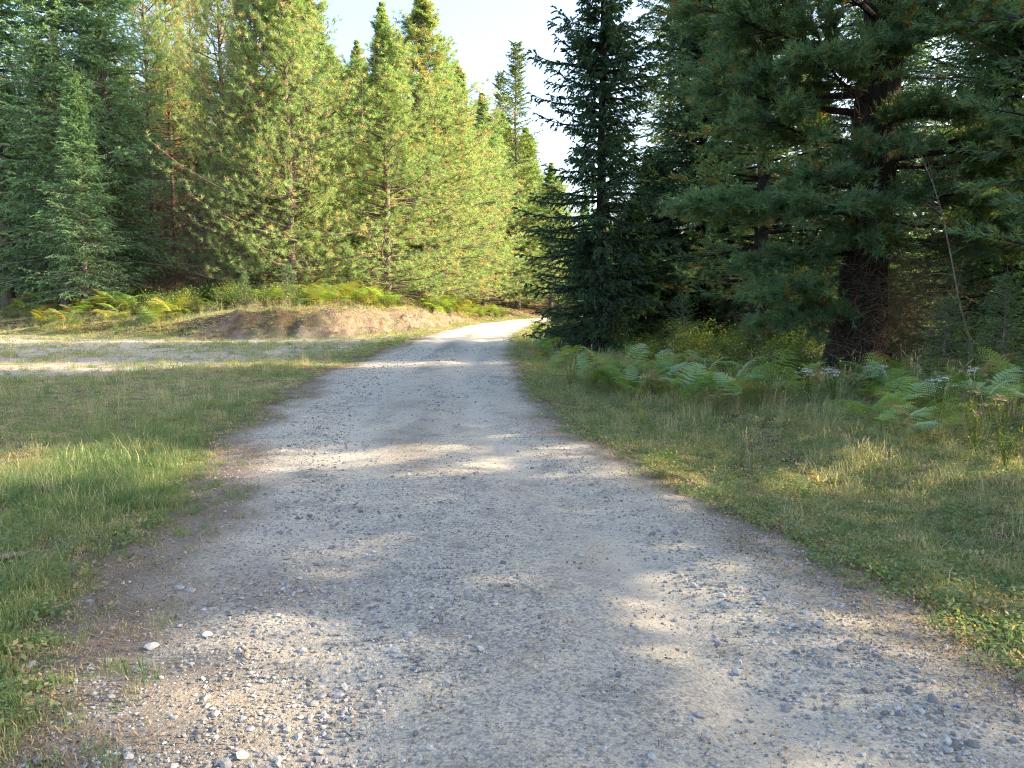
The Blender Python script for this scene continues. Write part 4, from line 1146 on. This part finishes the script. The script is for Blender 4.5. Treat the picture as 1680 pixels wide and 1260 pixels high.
# tall seeding grass along the right fern band and the banks
T_ = source('tall_grass_source', [stalk_tuft(620, 7, .08, .75), stalk_tuft(621, 5, .06, .5), blade_tuft(622, 40, .1, .38, .005, .55, 0, (.5, .22))], M['grass'])
x, y, rg_ = sample(20000, 4, 70, 1.0, 2.5, 13)
e = grass_edge(x, y); rd = road_d(x, y); s = bank_s(x, y)
ff = y - fern_front(x)
w = np.where(rd > 0, sstep(-1.0, .8, ff) * sstep(9, 4, ff) * .34 + .02, .03 + .25 * (s > .5) * (s < 6)) * sstep(.4, 1, e) * (1 - pale_mask(x, y))
k = rg_.random(len(x)) < w
x, y = x[k], y[k]
scatter('tall_grass', x, y, height(x, y), rg_.choice(3, len(x), p=(.25, .2, .55)), rg_.uniform(.6, 1.15, len(x)), rg_.normal(.05, .15, len(x)), T_, .1, 5)

# low undergrowth in the shade of both stands
U = source('undergrowth_source', [weed_tuft(630, 90, .3, .35, .05), weed_tuft(631, 70, .25, .22, .045), weed_tuft(632, 50, .3, .1, .06, (.8, .2))], M['weed'])
x, y, rg_ = sample(16000, 9, 95, .7, 3, 14)
rd = road_d(x, y); s = bank_s(x, y)
w = np.maximum(sstep(2.6, 6, rd - HALF) * sstep(9, 12, y) * .9, sstep(3, 7, s) * .8)
k = rg_.random(len(x)) < w
x, y = x[k], y[k]
scatter('undergrowth', x, y, height(x, y) - .02, rg_.choice(3, len(x)), rg_.uniform(.7, 1.5, len(x)), rg_.normal(0, .15, len(x)), U, .15, 6)

# fine gravel on the road
R_ = source('gravel_source', [rock(640 + i, 1, .62) for i in range(5)], M['stone'])
x, y, rg_ = sample(190000, 1.7, 26, 1.35, 1.5, 15)
rd = road_d(x, y); e = grass_edge(x, y)
st = fbm(rd * 1.6, y * .45, 97, 4)
wheel = np.exp(-((np.abs(rd) - .8) / .3) ** 2)
strip = np.exp(-((rd - 1.25 - .1 * np.sin(y)) / .28) ** 2) * sstep(7, 4, y) + np.exp(-((rd + .95) / .35) ** 2) * sstep(2.5, 5, y) + np.exp(-((x + .62) / .3) ** 2) * sstep(5, 3.5, y)
w = sstep(.25, -.1, e) * (.2 + 1.0 * sstep(.44, .60, st) + .7 * strip) * (1 - .45 * wheel * (1 - np.minimum(strip, 1)))
k = rg_.random(len(x)) < w
x, y = x[k], y[k]
sz = np.clip(.0085 * np.exp(rg_.normal(0, .5, len(x))) * (1 + .035 * y) * (1 + .35 * np.minimum(strip[k], 1)), .005, .05)
scatter('gravel', x, y, height(x, y) + .006 + sz * .12, rg_.integers(0, 5, len(x)), sz, 0 * x, R_, .3, 7)
# pale rubble on the turnout
x, y, rg_ = sample(26000, 12, 60, .5, 2, 16)
k = rg_.random(len(x)) < np.maximum(pale_mask(x, y) * .45, cut_mask(x, y) * 1.0)
x, y = x[k], y[k]
M['pale_stone'] = stone_mat('pale_stone', (.24, .235, .22), (.38, .365, .335))
PR = source('rubble_source', [rock(650 + i, 1, .7) for i in range(3)], M['pale_stone'])
scatter('pale_rubble', x, y, height(x, y) + .005, rg_.integers(0, 3, len(x)), np.clip(.03 * np.exp(rg_.normal(0, .6, len(x))), .01, .16), 0 * x, PR, .3, 8)

# the far wood
FC = bpy.data.collections.new('far_wood_source')
for i, kn in enumerate(('lodge0', 'lodge2', 'fir0')):
    o = bpy.data.objects.new('far_tree_piece_%s' % 'abc'[i], PROTO[kn]['foliage']); FC.objects.link(o)
scatter('distant_forest', FX, FY, height(FX, FY) - 1.5, FRNG.integers(0, 3, len(FX)), FRNG.uniform(.55, .95, len(FX)), 0 * FX, FC, .03, 21)

# separate stones one can point at
def put_stone(px, py, w_px, label, pale=True, group=None, me=None):
    x, y = ground_px(px, py); s = w_px * y / F_PX
    me = rock(700 + int(px), 2, .5); o = obj('stone', me, M['pale_stone' if pale else 'stone'])
    o.location = (x, y, zat(x, y) + s * .12 + .006); o.scale = (s, s, s); o.rotation_euler = (rnd.uniform(-.15, .15), rnd.uniform(-.15, .15), rnd.uniform(0, 6.28))
    tag(o, label, 'stone', group)
for px, py, w, pale, lab in ((312, 975, 18, True, 'pale flat stone beside its dark twin on the left of the track'), (294, 971, 17, False, 'dark flat stone touching a pale one on the left of the track'),
        (250, 1066, 24, True, 'largest pale stone on the bare earth at lower left'), (228, 1107, 16, False, 'dark thin stone below the largest pale stone'), (335, 1008, 13, True, 'small bluish stone left of the track centre'),
        (340, 1049, 20, True, 'flat pale stone half buried in the dusty track'), (202, 1129, 12, False, 'blue-grey stone near the lower left corner'), (43, 1120, 9, True, 'tiny white stone on the brown earth at far left'),
        (411, 1205, 15, True, 'rounded pale stone near the bottom of the photo'), (437, 1188, 12, True, 'rounded stone just above the pale one at the bottom'), (461, 1093, 15, True, 'pale stone left of the loose gravel strip'),
        (534, 1119, 15, True, 'pale stone in the loose gravel near the bottom'), (1042, 1040, 13, False, 'dark stone alone in the middle of the track'), (558, 727, 17, False, 'dark clod on the left half of the road'),
        (1148, 1184, 20, False, 'dark lump at lower right of the track'), (322, 1067, 10, False, 'small dark stone beside the large pale one')):
    put_stone(px, py, w, lab, pale)
for q in range(40):
    px = rnd.uniform(380, 620); py = rnd.uniform(900, 1250)
    put_stone(px, py, rnd.uniform(7, 13), 'small loose stone in the gravel strip left of the track middle', rnd.random() < .6, 'loose stones in the left gravel strip')
for q in range(26):
    px = rnd.uniform(1140, 1400); py = 950 + (px - 1140) * 1.0 + rnd.uniform(-60, 60)
    if py > 1250: continue
    put_stone(px, py, rnd.uniform(6, 12), 'small bluish stone in the gravel strip at lower right', False, 'loose stones in the right gravel strip')

# weathered stick lying on the lawn at the left edge
x, y = ground_px(14, 926); z = zat(x, y) + .05
P = np.array([[[-.16, -.09, 0], [-.08, -.04, .012], [0, 0, .02], [.06, .05, .015], [.10, .09, .03]]]); v, f = tubes(P, np.array([[.012, .022, .024, .017, .006]]), 7)
tag(obj('stick', mesh_np('stick', v, f, 4, None, True), M['dead'], None, (x, y, z)), 'weathered grey stick lying in the grass at the left edge', 'stick')
x, y = ground_px(402, 1085); z = zat(x, y) + .012
P = np.array([[[-.03, .06, 0], [0, .02, .006], [.005, -.02, .004], [.03, -.05, 0]]]); v, f = tubes(P, np.array([[.004, .006, .006, .003]]), 6)
tag(obj('stick', mesh_np('stick', v, f, 4, None, True), M['dead'], None, (x, y, z)), 'short crooked twig on the dusty left side of the track', 'stick')
